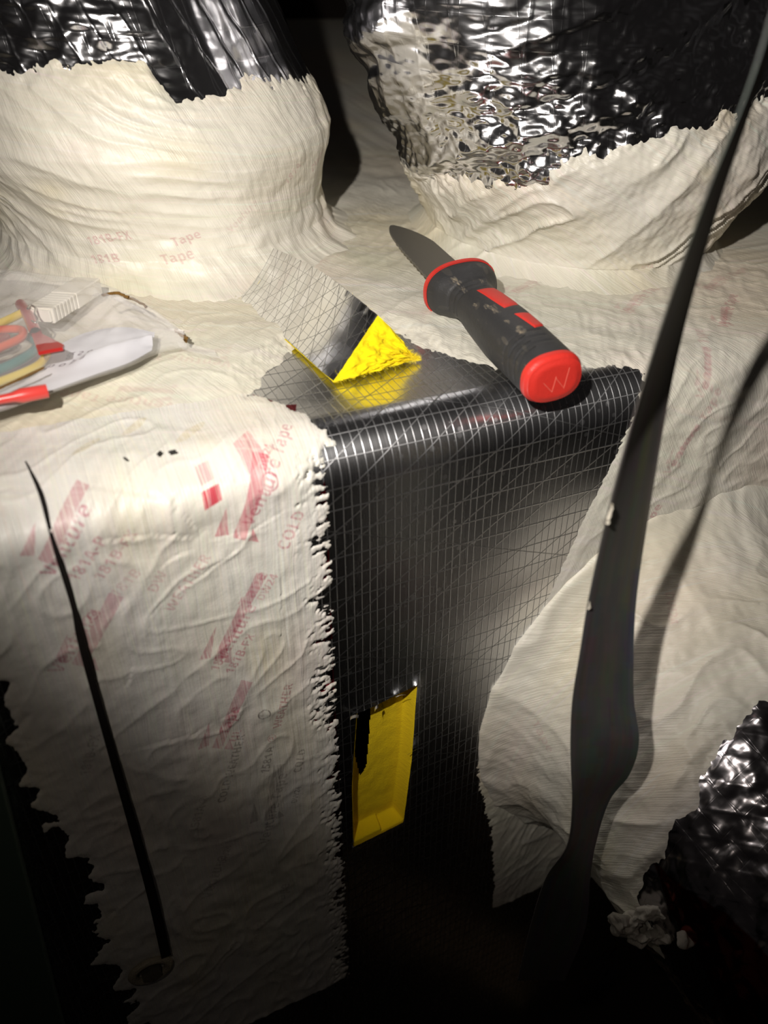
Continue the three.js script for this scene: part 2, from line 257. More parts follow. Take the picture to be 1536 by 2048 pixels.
    P.mark(-0.141, 0.088, 0.045, 0.012, 52, 0.34); P.text('Venture', -0.147, 0.093, 0.012, 52, 0.34); P.text('24', -0.1275, 0.0665, 0.009, 45, 0.42); P.text('DW', -0.0945, 0.058, 0.009, 55, 0.3);
    P.mark(-0.0805, 0.178, 0.05, 0.011, 60, 0.4); P.text('Tape', -0.0705, 0.172, 0.0105, 62, 0.5); P.text('UL', -0.066, 0.18, 0.008, 62, 0.4); P.ring(-0.0478, 0.1645, 0.0035, 0.5, '70,60,58'); P.text('R', -0.049, 0.1665, 0.0045, 70, 0.5, '70,60,58');
    const ink = '58,50,48';
    P.text('COLD WEATHER', -0.0785, 0.2295, 0.0085, 71, 0.42, ink); P.text('1581A', -0.0495, 0.2159, 0.0085, 74, 0.45, ink); P.text('®', -0.043, 0.191, 0.0085, 74, 0.5, '130,40,50'); P.text('WEATHER', -0.0385, 0.181, 0.0085, 73, 0.5, '130,40,50'); P.text('COLD', -0.0286, 0.2265, 0.0085, 74, 0.45, ink); P.text('DW24', -0.033, 0.255, 0.0065, 74, 0.42, ink);
    P.text('1581A ®', -0.0985, 0.247, 0.009, 68, 0.25, ink); P.text('DW24', -0.0845, 0.29, 0.007, 70, 0.25, ink); P.text('Venture Tape', -0.055, 0.285, 0.0115, 74, 0.3, ink); P.mark(-0.056, 0.26, 0.05, 0.012, 74, 0.3, ink);
    P.text('Venture', -0.098, 0.32, 0.012, 68, 0.2, ink); P.text('Tape', -0.05, 0.36, 0.012, 74, 0.25, ink); P.text('WEATHER', -0.075, 0.4, 0.0085, 70, 0.2, ink); P.text('181B-FX', -0.148, 0.168, 0.009, 68, 0.25, ink); P.ring(-0.088, 0.385, 0.004, 0.25, ink);
    for (const [x, s, r] of [[-0.11, -0.033, 0.004], [-0.06, -0.03, 0.005], [-0.085, -0.045, 0.004]]) { c.fillStyle = 'rgba(190,168,110,0.28)'; c.beginPath(); c.ellipse((x + 0.26) / 0.284 * w, (s + 0.06) / 0.58 * h, r / 0.284 * w * 2, r / 0.58 * h * 0.7, -0.4, 0, 7); c.fill(); }
    veil(c, w, h, 5500, 260, 4, PI / 2 - 0.05, 0.6); for (let i = 0; i < 900; i++) { c.fillStyle = `rgba(${90 + rnd() * 60 | 0},80,74,${0.12 * rnd()})`; c.fillRect(rnd() * w, rnd() * h, 1.5, 30 + rnd() * 160); } veil(c, w, h * 0.1, 300, 300, 5, 0.2, 0.3);
  }), true);
  const restMap = tex(canvas(1024, 1024, (c, w, h) => {
    masticBase(c, w, h, 220);
    const P = printer(c, -0.3, -0.52, 0.9, 0.98, w, h);
    for (const [x, s, d, a] of [[0.19, -0.12, 20, 0.2], [0.25, -0.07, 30, 0.25], [0.3, -0.03, 40, 0.35], [0.25, 0.02, 60, 0.22], [0.235, 0.07, 60, 0.25], [0.21, 0.15, 65, 0.4], [0.19, 0.2, 65, 0.25], [0.13, 0.24, 65, 0.4], [-0.02, -0.09, 150, 0.12], [-0.06, -0.06, 150, 0.16], [0.06, -0.2, 30, 0.1], [0.33, -0.08, 20, 0.2]]) { P.text('Venture Tape', x, s, 0.011, d, a); P.mark(x, s - 0.008, 0.03, 0.008, d, a * 0.7); }
    veil(c, w, h, 1500, 120, 3, 0.4, 0.5);
  }), true);
  const uvL = (x, s) => [(x + 0.26) / 0.284, 1 - (s + 0.06) / 0.58], uvR = (x, s) => [(x + 0.3) / 0.9, 1 - (s + 0.52) / 0.98];
  const matL = masticMat(leftMap, 0, 2.8, 0.00035); matL.bumpMap.repeat.set(2.84 * 1.1, 5.8 * 1.1);
  const matR = masticMat(restMap, 0.55, 9, 0.00035); matR.bumpMap.repeat.set(9, 9.8);
  mesh('mastic_coat', sheet(mx.slice(0, split + 1), ms.slice(ms0, ms1 + 1), put, null, uvL, true), matL, duct, 'white brushed mastic over red printed tape');
  const gs = [sheet(mx.slice(0, split + 1), ms.slice(0, ms0 + 1), put, null, uvR, true), sheet(mx.slice(split), ms.slice(0, ms1 + 1), put, null, uvR, true)];
  mesh('mastic_coat', mergeGeometries(gs), matR, duct, 'cream mastic on the lid and round the side branch');
  // insulation seen in the cut window
  const cx = HOLE.reduce((a, q) => a + q[0], 0) / HOLE.length, wallPos = [], yel = new THREE.MeshStandardMaterial({ color: 0xf2d20c, roughness: 1, bumpMap: grainTex, bumpScale: 0.0003 });
  const SLOT = [[0.014, 0.186], [0.028, 0.184], [0.026, 0.225], [0.023, 0.262], [0.018, 0.27], [0.014, 0.24], [0.013, 0.205]];
  const wool = sheet(lines([-0.006, 0.066, 0.0008]), lines([0.178, 0.336, 0.001]), (x, s, q) => { const d = clamp(sdPoly(HOLE, x, s), -0.004, 0.03), dep = 0.0012 + 0.011 * (x < 0.03 ? ss(d, 0.0015, 0.005) : ss(d, -0.002, 0.003)); boxS(x, s, q); q.z -= dep + 0.0007 * fbm(x * 90, s * 60, 1, 2) * ss(d, 0, 0.01); }, (x, s) => sdPoly(SLOT, x, s) < 0, (x, s) => [x * 25, s * 25], true);
  mesh('sheet_metal', new THREE.BoxGeometry(0.05, 0.14, 0.001).translate(0.022, -0.235, -0.034), new THREE.MeshStandardMaterial({ color: 0x2a2b2c, metalness: 0.8, roughness: 0.5, bumpMap: grainTex, bumpScale: 0.0002 }), duct, 'dark sheet metal deep in the cut window');
  mesh('insulation', wool, yel, duct, 'yellow fibreglass seen through the cut window');
  // curled foil splinters on the window's edge
  const shine = new THREE.MeshStandardMaterial({ color: 0xdcdcdc, metalness: 1, roughness: 0.25 });
  for (const [x, s, l, a] of [[0.0095, 0.1915, 0.008, 2.6], [0.0245, 0.19, 0.004, 2.9], [0.041, 0.1865, 0.006, 0.4], [0.055, 0.1845, 0.004, 0.9], [0.0535, 0.232, 0.004, 0.2], [0.0525, 0.245, 0.012, 0.5], [0.0075, 0.327, 0.006, 0.5]]) {
    const c0 = boxS(x, s, V()), t = V(Math.cos(a), Math.sin(a), 0), L = [], Rr = []; for (let i = 0; i < 5; i++) { const q = c0.clone().addScaledVector(t, l * (i / 4 - 0.4)); q.z += 0.0015 + 0.003 * (i / 4) ** 2; L.push(q.clone().add(V(-t.y * 0.0008, t.x * 0.0008, 0.0012))); Rr.push(q.clone().add(V(t.y * 0.0008, -t.x * 0.0008, 0))); }
    mesh('foil_splinter', ribbon(L, Rr, 0.00015, 8, 2), shine, duct);
  }
}
// ================================================================ round ducts
// crumpled foil: planar facets from crossed triangle waves
const tri = (t) => Math.abs(((t % 1) + 1) % 1 * 2 - 1) * 2 - 1;
const DIRS = Array.from({ length: 14 }, () => { const a = rnd() * PI; return [Math.cos(a), Math.sin(a), rnd()]; });
function crumple(u, v, lam, amp, k0, n = 4, stretch = 0.5) {
  let h = 0; const wx = 0.35 * lam * N2(u / lam * 0.6, v / lam * 0.6, k0 * 3.1), wy = 0.35 * lam * N2(u / lam * 0.6 + 9, v / lam * 0.6, k0 * 3.1);
  for (let i = 0; i < n; i++) { const d = DIRS[(k0 * 4 + i) % 14]; h += tri(((u + wx) * d[0] * stretch + (v + wy) * d[1]) / (lam * (0.7 + 0.8 * d[2])) + d[2] * 5); }
  return h * amp / n;
}
function roundDuct(o) {
  const g = thing(o.name, o.label, 'duct');
  const n = V(), disp = (u, v, m) => o.crinkle(u, v) * (1 - ss(m, -0.004, 0.015));
  const build = (mastic) => (u, v, q) => {
    const m = o.mask(u, v); o.S(u, v, q); const p = q.clone(); normalOf(o.S, u, v, n); q.copy(p);
    const keepD = o.relief(u, v) * ss(m, -0.002, 0.015);
    if (mastic) { q.addScaledVector(n, disp(u, v, m) + keepD + clamp(m * 0.2, -0.001, 0.0009)); return m > -0.005; }
    q.addScaledVector(n, disp(u, v, m) + keepD); return m < 0.005;
  };
  mesh('foil_jacket', sheet(o.us, o.vs, build(false), null, (u, v) => [u * 10, v * 10], o.flip), o.foil, g, 'crumpled silver foil jacket');
  mesh('mastic_coat', sheet(o.us, o.vs, build(true), null, o.uvm, o.flip), o.mastic, g, o.masticLabel);
  return g;
}
const jacketTex = (() => canvas(1024, 1024, (c, W, H) => {      // 0.1 m tile of thread ridges
  c.fillStyle = 'rgb(60,40,0)'; c.fillRect(0, 0, W, H);
  const line = (x0, y0, x1, y1, w) => { c.strokeStyle = 'rgba(210,90,0,0.9)'; c.lineWidth = w; for (const ox of [-W, 0, W]) for (const oy of [-H, 0, H]) { c.beginPath(); c.moveTo(x0 + ox, y0 + oy); c.lineTo(x1 + ox, y1 + oy); c.stroke(); } };
  for (let i = 0; i < 6; i++) { line(i * W / 6, 0, i * W / 6, H, 5); line(0, i * H / 6, W, i * H / 6, 5); line(i * W / 6 + 60, 0, i * W / 6 + 60 + W / 6, H, 4); }
}))();
function jacketFoil(rough = 0.12, color = 0xdfdfe2, bump = 0.00006) { const t = tex(jacketTex), f = new THREE.MeshPhysicalMaterial({ color, metalness: 1, roughness: rough, bumpMap: t, bumpScale: bump }); return f; }
function ductMastic(texts, tone, w0, h0, x0, y0, rot) {
  const map = tex(canvas(1024, 1024, (c, w, h) => { masticBase(c, w, h, 150); const P = printer(c, 0, 0, w0, h0, w, h); for (const [t, x, y, s, d, a] of texts) P.text(t, x - x0, h0 - (y - y0), s * 0.85, d, a * 0.62); veil(c, w, h, 1800, 120, 3, rot, 0.5); }), true);
  const m = masticMat(map, rot, 10, 0.00035); m.bumpMap.repeat.set(w0 * 11, h0 * 11); return [m, (u, v) => [(u - x0) / w0, (v - y0) / h0]];
}
const baseY = (z) => topY(z) - topY(-R0);
// ---- left duct
{
  const cx = 0.0, cz = -0.335, R = 0.125;
  const prof = [[0, 0.012], [0.008, 0.003], [0.02, -0.003], [0.035, -0.003], [0.055, 0.003], [0.075, 0.012], [0.085, 0.014], [0.1, 0.01], [0.13, 0], [0.2, -0.015], [0.34, -0.04]];
  const S = (u, v, p) => {
    const a = u / R, h = Math.max(v, 0), r = R + pl(prof, h) + 0.012 * Math.exp(-h / 0.006), lx = -0.10 * h - 0.35 * h * h, x = cx + lx + r * Math.sin(a), z = cz + r * Math.cos(a) - 0.05 * h;
    return p.set(x, baseY(z) + h - (v < 0 ? -v : 0), z);
  };
  const top = [[-0.25, 0.126], [-0.102, 0.128], [-0.078, 0.13], [-0.056, 0.135], [-0.034, 0.137], [-0.004, 0.139], [0.0, 0.124], [0.006, 0.116], [0.035, 0.118], [0.06, 0.123], [0.087, 0.121], [0.114, 0.116], [0.14, 0.112], [0.2, 0.11]];
  const mask = (u, v) => { let m = pl(top, u) - v; if (Math.abs(m) < 0.04) { m += 0.005 * fbm(u * 60, v * 60, 2, 2) + 0.005 * N2(u * 210, v * 50, 7) * ss(u, 0, 0.05) + 0.003 * fbm(u * 200, v * 200, 9, 2); m -= 0.02 * Math.max(0, fbm(u * 130, v * 150, 31, 2) - 0.42) * ss(0.035 - m, 0, 0.03); } return m; };
  const [mm, uvm] = ductMastic([['181B-FX', -0.075, 0.03, 0.011, 12, 0.4], ['Tape', -0.02, 0.03, 0.012, 14, 0.45], ['181B', -0.077, 0.017, 0.012, 8, 0.45], ['Tape', -0.03, 0.018, 0.013, 10, 0.4], ['181A', 0.07, 0.058, 0.01, 40, 0.3], ['Venture', 0.02, 0.035, 0.01, 35, 0.2], ['DW24', 0.1, 0.06, 0.01, 30, 0.3]], 0, 0.62, 0.34, -0.3, -0.02, 0.2);
  roundDuct({
    name: 'round_duct', label: 'left round duct rising from the lid, smooth white mastic below and crumpled foil on top', masticLabel: 'thick smooth white mastic round the foot', S, mask, flip: false,
    us: lines([-0.39, -0.2, 0.01], [-0.2, 0.22, 0.0011], [0.22, 0.39, 0.01]), vs: lines([-0.02, 0.2, 0.001], [0.2, 0.32, 0.006]), foil: jacketFoil(0.2), mastic: mm, uvm,
    crinkle: (u, v) => { const l = 1 - ss(u, -0.02, 0.05), w = 0.002 * N2(u * 60, v * 60, 4), gu = (u + 0.3 * v + w) / 0.019, gv = (v + w) / 0.021, th = (t) => Math.exp(-((Math.abs(t - Math.round(t)) / 0.035) ** 2)); return 0.0005 * (th(gu) + th(gv) * l) + crumple(u * 0.8, v * 1.4, 0.007, 0.0008, 2, 4, 0.6) * l + (crumple(u, v * 1.3, 0.03, 0.004, 0, 4, 0.45) + crumple(u, v, 0.012, 0.0016, 1, 4, 0.6)) * (0.12 + l) + 0.0012 * (1 - l) * N2(u * 90, v * 9, 4); },
    relief: (u, v) => { const foot = 1 - ss(v, 0.02, 0.05), w = u + 0.4 * v; const cur = N2(u * 14 + 3, v * 70 + u * 22 + 2 * N2(u * 12, v * 12, 9), 5); return 0.0022 * (1 - Math.abs(cur)) ** 3 * (1 - ss(u, -0.02, 0.08)) + 0.001 * fbm(u * 40, v * 60, 3, 3) + 0.0004 * N2(u * 240 + v * 60, v * 60, 4) + ss(u, 0.08, 0.14) * 0.004 * N2(u * 60, v * 25, 7) + foot * 0.002 * fbm(u * 55, v * 55, 14, 2); },
  });
}
// ---- right duct
{
  const cx = 0.305, cz = -0.235, R = 0.15;
  const prof = [[0, -0.03], [0.012, -0.038], [0.03, -0.03], [0.06, -0.008], [0.1, 0.018], [0.15, 0.042], [0.2, 0.052], [0.34, 0.05]], front = [[0, -0.03], [0.012, -0.036], [0.03, -0.026], [0.06, -0.01], [0.08, -0.006], [0.1, -0.008], [0.13, -0.016], [0.2, -0.045], [0.34, -0.1]];
  const S = (u, v, p) => { const a = u / R, h = Math.max(v, 0), k = Math.sin(a) ** 2, r = R + lerp(pl(front, h), pl(prof, h), k) + 0.015 * Math.exp(-h / 0.007), x = cx + 0.05 * h + r * Math.sin(a), z = cz + r * Math.cos(a); return p.set(x, baseY(z) + h - (v < 0 ? -v : 0), z); };
  const top = [[-0.32, 0.06], [-0.241, 0.055], [-0.198, 0.063], [-0.168, 0.066], [-0.139, 0.07], [-0.121, 0.073], [-0.101, 0.092], [-0.074, 0.1], [-0.048, 0.107], [-0.008, 0.111], [0.05, 0.122], [0.3, 0.13]];
  const mask = (u, v) => { let m = pl(top, u) - v; if (Math.abs(m) < 0.04) { m += 0.007 * fbm(u * 60, v * 60, 12, 3) + 0.003 * fbm(u * 220, v * 220, 7, 2); m -= 0.03 * Math.max(0, fbm(u * 60 + v * 40, v * 120, 41, 2) - 0.4) * ss(0.03 - m, 0, 0.03); } return m; };
  const [mm, uvm] = ductMastic([['DW24', 0.02, 0.025, 0.008, 10, 0.4], ['181A', -0.02, 0.012, 0.008, 0, 0.3], ['Tape', 0.05, 0.015, 0.01, 30, 0.2]], 0, 0.7, 0.34, -0.35, -0.02, 0.9);
  roundDuct({
    name: 'round_duct', label: 'right bulging round duct wrapped in sparkling crumpled foil above a creased cream foot', masticLabel: 'cream mastic creased into deep folds', S, mask, flip: false,
    us: lines([-0.47, -0.28, 0.01], [-0.28, 0.26, 0.0011], [0.26, 0.47, 0.01]), vs: lines([-0.02, 0.22, 0.001], [0.22, 0.34, 0.006]), foil: jacketFoil(0.2), mastic: mm, uvm,
    crinkle: (u, v) => { const w = 0.002 * N2(u * 60, v * 60, 4), gu = (u + w) / 0.019, gv = (v + w) / 0.019, th = (t) => Math.exp(-((Math.abs(t - Math.round(t)) / 0.035) ** 2)), band = Math.exp(-(((v - 0.115 - 0.35 * (u + 0.08)) / 0.045) ** 2)) * (1 - ss(u, 0.05, 0.15));
      return crumple(u - v * 0.6, v * 1.6 - u * 0.5, 0.045, 0.0045, 2, 3, 0.35) + crumple(u, v, 0.016, 0.0021, 0, 4, 0.7) * (0.6 + ss(N2(u * 14, v * 14, 3), -0.2, 0.4)) + crumple(u, v * 1.3, 0.0075, 0.0011, 1, 5, 0.8) * (0.22 + 1.1 * band + 0.5 * ss(N2(u * 12, v * 16, 8), 0, 0.4)) + 0.0003 * (th(gu) + th(gv)); },
    relief: (u, v) => { const cur = N2(u * 12 - v * 10, v * 28 - u * 12 + 1.5 * N2(u * 16, v * 16, 2), 15), k = (1 - Math.abs(cur)) ** 6; return (0.0045 * k + 0.0022 * fbm(u * 32, v * 40, 3, 3) + 0.0006 * N2(u * 200, v * 200, 4)) * ss(v, -0.01, 0.03); },
  });
}
// ---- branch coming out of the box front
{
  const cx = 0.278, cy = -0.272, R = 0.13;
  const S = (u, v, p) => { const a = u / R + PI * 0.75, h = Math.max(v, 0), r = R + 0.034 * Math.exp(-h / 0.02) + 0.005 * Math.sin(h * 18 + 1); return p.set(cx + 0.05 * h + r * Math.cos(a), cy - 0.28 * h + r * Math.sin(a), v); };
  const mask = (u, v) => { let m = pl([[-0.4, 0.11], [-0.053, 0.114], [-0.007, 0.119], [0.016, 0.126], [0.045, 0.129], [0.06, 0.134], [0.082, 0.126], [0.103, 0.128], [0.118, 0.15], [0.14, 0.15], [0.16, 0.12], [0.4, 0.11]], u) - v; if (Math.abs(m) < 0.04) { m += 0.008 * N2(u * 40, v * 40, 22) + 0.004 * fbm(u * 130, v * 130, 7, 2); m -= 0.02 * Math.max(0, fbm(u * 100, v * 100, 51, 2) - 0.42) * ss(0.03 - m, 0, 0.03); } return m; };
  const [mm, uvm] = ductMastic([['181B-FX', 0.0, 0.03, 0.012, 60, 0.2], ['Tape', 0.07, 0.02, 0.012, 60, 0.25], ['DW24', -0.05, 0.03, 0.01, 60, 0.25]], 0, 0.82, 0.34, -0.41, -0.02, 0.5);
  const foil = jacketFoil(0.24);
  foil.map = tex(canvas(1024, 512, (c, w, h) => { c.fillStyle = 'rgb(200,195,196)'; c.fillRect(0, 0, w, h); c.fillStyle = 'rgb(150,62,48)'; c.beginPath(); [[0.07, 0.128], [0.046, 0.175], [0.03, 0.25], [0.085, 0.25], [0.1, 0.2], [0.082, 0.15]].forEach(([u, v], i) => c[i ? 'lineTo' : 'moveTo']((u + 0.41) / 0.82 * w, h - v / 0.37 * h)); c.closePath(); c.fill(); }), true); foil.map.repeat.set(1 / 8.2, 1 / 3.7); foil.map.offset.set(0.5, 0);
  roundDuct({
    name: 'branch_duct', label: 'round branch duct at lower right behind the hanging strap, cream mastic ending in dark foil', masticLabel: 'cream wrinkled mastic at the root', S, mask, flip: true,
    us: lines([-0.4, -0.25, 0.01], [-0.25, 0.3, 0.0013], [0.3, 0.4, 0.01]), vs: lines([-0.01, 0.2, 0.0012], [0.2, 0.36, 0.004]), foil, mastic: mm, uvm,
    crinkle: (u, v) => { const th = (t) => Math.exp(-((Math.abs(t - Math.round(t)) / 0.04) ** 2)); return crumple(u, v, 0.04, 0.003, 1, 3, 0.6) + crumple(u, v, 0.011, 0.0013, 2, 5, 0.8) + 0.0005 * fbm(u * 120, v * 120, 4, 2) + 0.00022 * (th((u + v) / 0.021) + th((v - u * 0.3) / 0.021)); },
    relief: (u, v) => { const cur = N2(u * 16, v * 30 + u * 14 + N2(u * 18, v * 18, 2), 25), k = (1 - Math.abs(cur)) ** 5; return 0.0025 * k + 0.0022 * fbm(u * 28, v * 28, 3, 3) + 0.0005 * N2(u * 170, v * 170, 4); },
  });
}
// ================================================================ hanging strap
{
  const Lr = [[0.0905, 0.25, 0.137], [0.0904, 0.1723, 0.1346], [0.0870, 0.1297, 0.1280], [0.0837, 0.0767, 0.1218], [0.0815, 0.0145, 0.1169], [0.0813, -0.0456, 0.1141], [0.0823, -0.077, 0.1136], [0.0839, -0.1122, 0.1126], [0.0875, -0.1434, 0.1126], [0.0888, -0.1650, 0.116], [0.0898, -0.1850, 0.12], [0.0916, -0.225, 0.121], [0.0867, -0.2598, 0.1148], [0.0857, -0.3215, 0.1095], [0.0836, -0.3898, 0.1087]];
  const Rr = [[0.13, 0.25, 0.106], [0.1286, 0.1701, 0.1028], [0.1233, 0.1215, 0.1], [0.1196, 0.0626, 0.0988], [0.1193, -0.0038, 0.1012], [0.1204, -0.0659, 0.1047], [0.1224, -0.0969, 0.1083], [0.1251, -0.1291, 0.1138], [0.1281, -0.1543, 0.1208], [0.129, -0.183, 0.1195], [0.1255, -0.212, 0.113], [0.1236, -0.2566, 0.1119], [0.1240, -0.2861, 0.1135], [0.1249, -0.3355, 0.1187], [0.1218, -0.4119, 0.1141]];
  const s = thing('hanging_strap', 'long dark metal strap hanging free in front of the duct, twisted near its lower end', 'strap');
  const c = canvas(256, 1024, (g, w, h) => { g.fillStyle = 'rgb(120,118,116)'; g.fillRect(0, 0, w, h); for (let i = 0; i < 500; i++) { g.fillStyle = `rgba(${80 + rnd() * 90 | 0},${80 + rnd() * 88 | 0},${78 + rnd() * 84 | 0},0.12)`; g.fillRect(rnd() * w, rnd() * h, 10 + rnd() * 60, 10 + rnd() * 120); } });
  mesh('strap_band', ribbon(Lr.map((q) => V(...q)), Rr.map((q) => V(...q)), 0.0008, 160, 10, 0.0012), new THREE.MeshStandardMaterial({ map: tex(c, true), metalness: 0.55, roughness: 0.5 }), s);
  const paint = new THREE.MeshStandardMaterial({ color: 0xdcd5c4, roughness: 0.6 });
  const smear = (a, b, w, name = 'mastic_smear') => { const pts = []; for (let i = 0; i <= 12; i++) pts.push(a.clone().lerp(b, i / 12).add(V((rnd() - 0.5) * 0.001, 0, 0.0006 + (rnd() - 0.5) * 0.0006))); const g = tube(pts, w, 40, 7); const P = g.attributes.position; for (let i = 0; i < P.count; i++) { const k = 0.0005 * N2(P.getX(i) * 500, P.getY(i) * 500, P.getZ(i) * 500); P.setXYZ(i, P.getX(i) + k, P.getY(i), P.getZ(i) + k); } g.computeVertexNormals(); mesh(name, g, paint, s, 'dried white mastic on the edge'); };
  smear(V(0.0815, 0.008, 0.1168), V(0.0816, -0.002, 0.1162), 0.0006); smear(V(0.0812, -0.046, 0.1142), V(0.0815, -0.05, 0.1143), 0.0004);
}
// ================================================================ strap edge set in the mastic, with bolt
{
  const cl = [[-0.1384, -0.0323], [-0.1368, -0.0216], [-0.1345, -0.0035], [-0.1341, 0.0183], [-0.1333, 0.0519], [-0.1338, 0.069], [-0.1339, 0.1098], [-0.1336, 0.1644], [-0.1331, 0.227], [-0.1332, 0.2942], [-0.1347, 0.3581]];
  const wd = [0.0006, 0.001, 0.0015, 0.0018, 0.002, 0.0034, 0.0038, 0.0044, 0.0052, 0.006, 0.0066];
  const s = thing('buried_strap', 'narrow dark strap running down the white front at far left, half buried in mastic', 'strap');
  const n = V(), L = [], Rr = []; cl.forEach(([x, q], i) => { const lift = i < 2 ? 0.0012 : 0.0042; const p = boxS(x, q, V()).addScaledVector(boxN(x, q, n), lift); L.push(p.clone().add(V(-wd[i] / 2, 0, 0))); Rr.push(p.clone().add(V(wd[i] / 2, 0, 0))); });
  mesh('strap_band', ribbon(L, Rr, 0.0014, 120, 3), new THREE.MeshStandardMaterial({ color: 0x2c2420, roughness: 0.7, metalness: 0.2, bumpMap: grainTex, bumpScale: 0.001 }), s);
  const b = thing('hex_bolt', 'hex bolt crusted with mastic at the foot of the buried strap', 'bolt'), at = boxS(-0.1465, 0.3683, V()); b.position.copy(at);
  const crust = new THREE.MeshStandardMaterial({ color: 0xb9ae98, roughness: 0.7, bumpMap: grainTex, bumpScale: 0.001 });
  const wash = mesh('washer', new THREE.TorusGeometry(0.0105, 0.0028, 10, 40), crust, b); wash.position.z = 0.0035; wash.scale.set(1.15, 0.95, 0.8);
  const head = mesh('bolt_head', new THREE.CylinderGeometry(0.0072, 0.0078, 0.006, 6).rotateX(PI / 2), new THREE.MeshStandardMaterial({ color: 0x8a8272, roughness: 0.45, metalness: 0.7, bumpMap: grainTex, bumpScale: 0.001 }), b); head.position.z = 0.0045;
}
// ================================================================ insulation offcut
{
  const o = thing('insulation_offcut', 'cut piece of foil-faced yellow fibreglass lying on the foil lid', 'insulation');
  const A = V(0.0095, 0.0155, -0.186), B = V(0.0262, 0.0035, -0.058), D = V(0.083, 0.0045, -0.0675);
  const eyeRay = (x, y) => { const f = 1592, fw = LOOK.clone().normalize(), rt = fw.clone().cross(V(0, 1, 0)).normalize(), up = rt.clone().cross(fw); return fw.addScaledVector(rt, (x - 768) / f).addScaledVector(up, -(y - 1024) / f); };
  const C = V(0.0625, 0.0312, -0.0765), A2 = V(0.043, 0.0405, -0.2075), D2 = V(0.062, 0.02, -0.2);
  const face = (a, b, p) => { const w = V().copy(B).lerp(A, b), t = V().copy(C).lerp(A2, b), q = w.lerp(t, a); p.copy(q); p.y += 0.0035 * Math.sin(b * PI) * (0.4 + a) - 0.0025 * Math.sin(a * PI) + 0.0003 * fbm(a * 3, b * 5, 3, 2) * (0.3 + b); if (a > 0.9) p.x += 0.0007 * N2(b * 25, 2, 1); return p; };
  const jag = (b, k) => 0.0012 * N2(b * 30, k, 5);
  const g = sheet(lines([0, 1, 0.02]), lines([0, 1, 0.0125]), (a, b, p) => { face(clamp(a + jag(b, 1) * 10 * (a < 0.02 || a > 0.98 ? 1 : 0), 0, 1), b, p); }, null, (a, b) => [a * 0.045 / 0.32 + 0.3, b * 0.13 / 0.64 + 0.3]);
  const sc = canvas(1024, 1024, (c, W, H) => { c.fillStyle = 'rgb(60,55,0)'; c.fillRect(0, 0, W, H); c.strokeStyle = 'rgba(20,150,0,0.95)'; c.lineWidth = 3.5; const ln = (a, b, x, y) => { c.beginPath(); c.moveTo(a * W, b * H); c.lineTo(x * W, y * H); c.stroke(); }; for (let i = 0; i <= 8; i++) ln(i / 8 + 0.02, 0, i / 8 + (rnd() - 0.5) * 0.03, 1); for (let i = 0; i < 20; i++) ln(0, i / 20 + rnd() * 0.02, 1, i / 20 + rnd() * 0.02); for (let i = 0; i < 9; i++) { ln(0, i / 8 - 0.02, 1, i / 8 + 0.3); ln(0, i / 8 + 0.28, 1, i / 8 + 0.05); } });
  const st = tex(sc), stc = tex(canvas(1024, 1024, (c, w, h) => { c.drawImage(sc, 0, 0); const d = c.getImageData(0, 0, w, h), q = d.data; for (let i = 0; i < q.length; i += 4) { const k = clamp((q[i + 1] - 55) / 95, 0, 1); q[i] = q[i + 1] = q[i + 2] = lerp(224, 150, k); q[i + 3] = 255; } c.putImageData(d, 0, 0); }), true); const g2 = g; { const uv = g2.attributes.uv; for (let i = 0; i < uv.count; i++) uv.setXY(i, (uv.getX(i) - 0.3) * 0.32 / 0.045, (uv.getY(i) - 0.3) * 0.64 / 0.13); }
  const lo = g.clone(); { const P = lo.attributes.position; for (let i = 0; i < P.count; i++) P.setXYZ(i, P.getX(i) + 0.0003, P.getY(i) - 0.0005, P.getZ(i)); }
  mesh('foil_facing', mergeGeometries([g, lo]), new THREE.MeshPhysicalMaterial({ map: stc, metalness: 1, roughness: 0.6, roughnessMap: st, bumpMap: st, bumpScale: -0.00006 }), o, 'dull foil face with crossed threads');
  const yel = new THREE.MeshStandardMaterial({ color: 0xfae100, roughness: 1, bumpMap: grainTex, bumpScale: 0.0002, side: THREE.DoubleSide });
  // wool body: prism between the foil face and the resting edge
  const end = sheet(lines([0, 1, 0.02]), lines([0, 1, 0.02]), (a, b, p) => { const t = V().copy(B).lerp(C, a), q = t.lerp(D, b * (1 - 0.0 * a)); p.copy(q); const e = Math.min(1, 8 * Math.min(b + 0.02, 1.02 - b)); p.add(V(0.3, 0.1, 1).multiplyScalar(0.0035 * fbm(a * 7, b * 7 * (1 - a * 0.6), 4, 3) * e + 0.002 * Math.sin(b * PI))); }, null, (a, b) => [a * 3, b * 3], true);
  const back = sheet(lines([0, 1, 0.05]), lines([0, 1, 0.02]), (a, b, p) => { b *= 0.95; const t = V().copy(C).lerp(A2, b).add(V(0, -0.0012 - 0.003 * b, 0)), d = V().copy(D).lerp(D2, b); p.copy(t.lerp(d, a)); p.addScaledVector(V(0.7, 0.6, 0), 0.003 * fbm(a * 8, b * 20, 6, 3)); }, null, (a, b) => [a * 3, b * 8]);
  const under = sheet(lines([0, 1, 0.1]), lines([0, 1, 0.05]), (a, b, p) => { p.copy(V().copy(B).lerp(A, b).lerp(V().copy(D).lerp(D2, b), a)); p.y += 0.0004; }, null, (a, b) => [a * 3, b * 8]);
  const far = sheet(lines([0, 1, 0.1]), lines([0, 1, 0.1]), (a, b, p) => { p.copy(V().copy(A).lerp(A2, a * 0.85).lerp(D2, b)).lerp(B, 0.05); p.y -= 0.002; }, null, (a, b) => [a * 3, b * 3]);
  mesh('fibreglass_core', mergeGeometries([end, back, under, far]), yel, o, 'fuzzy bright yellow fibreglass');
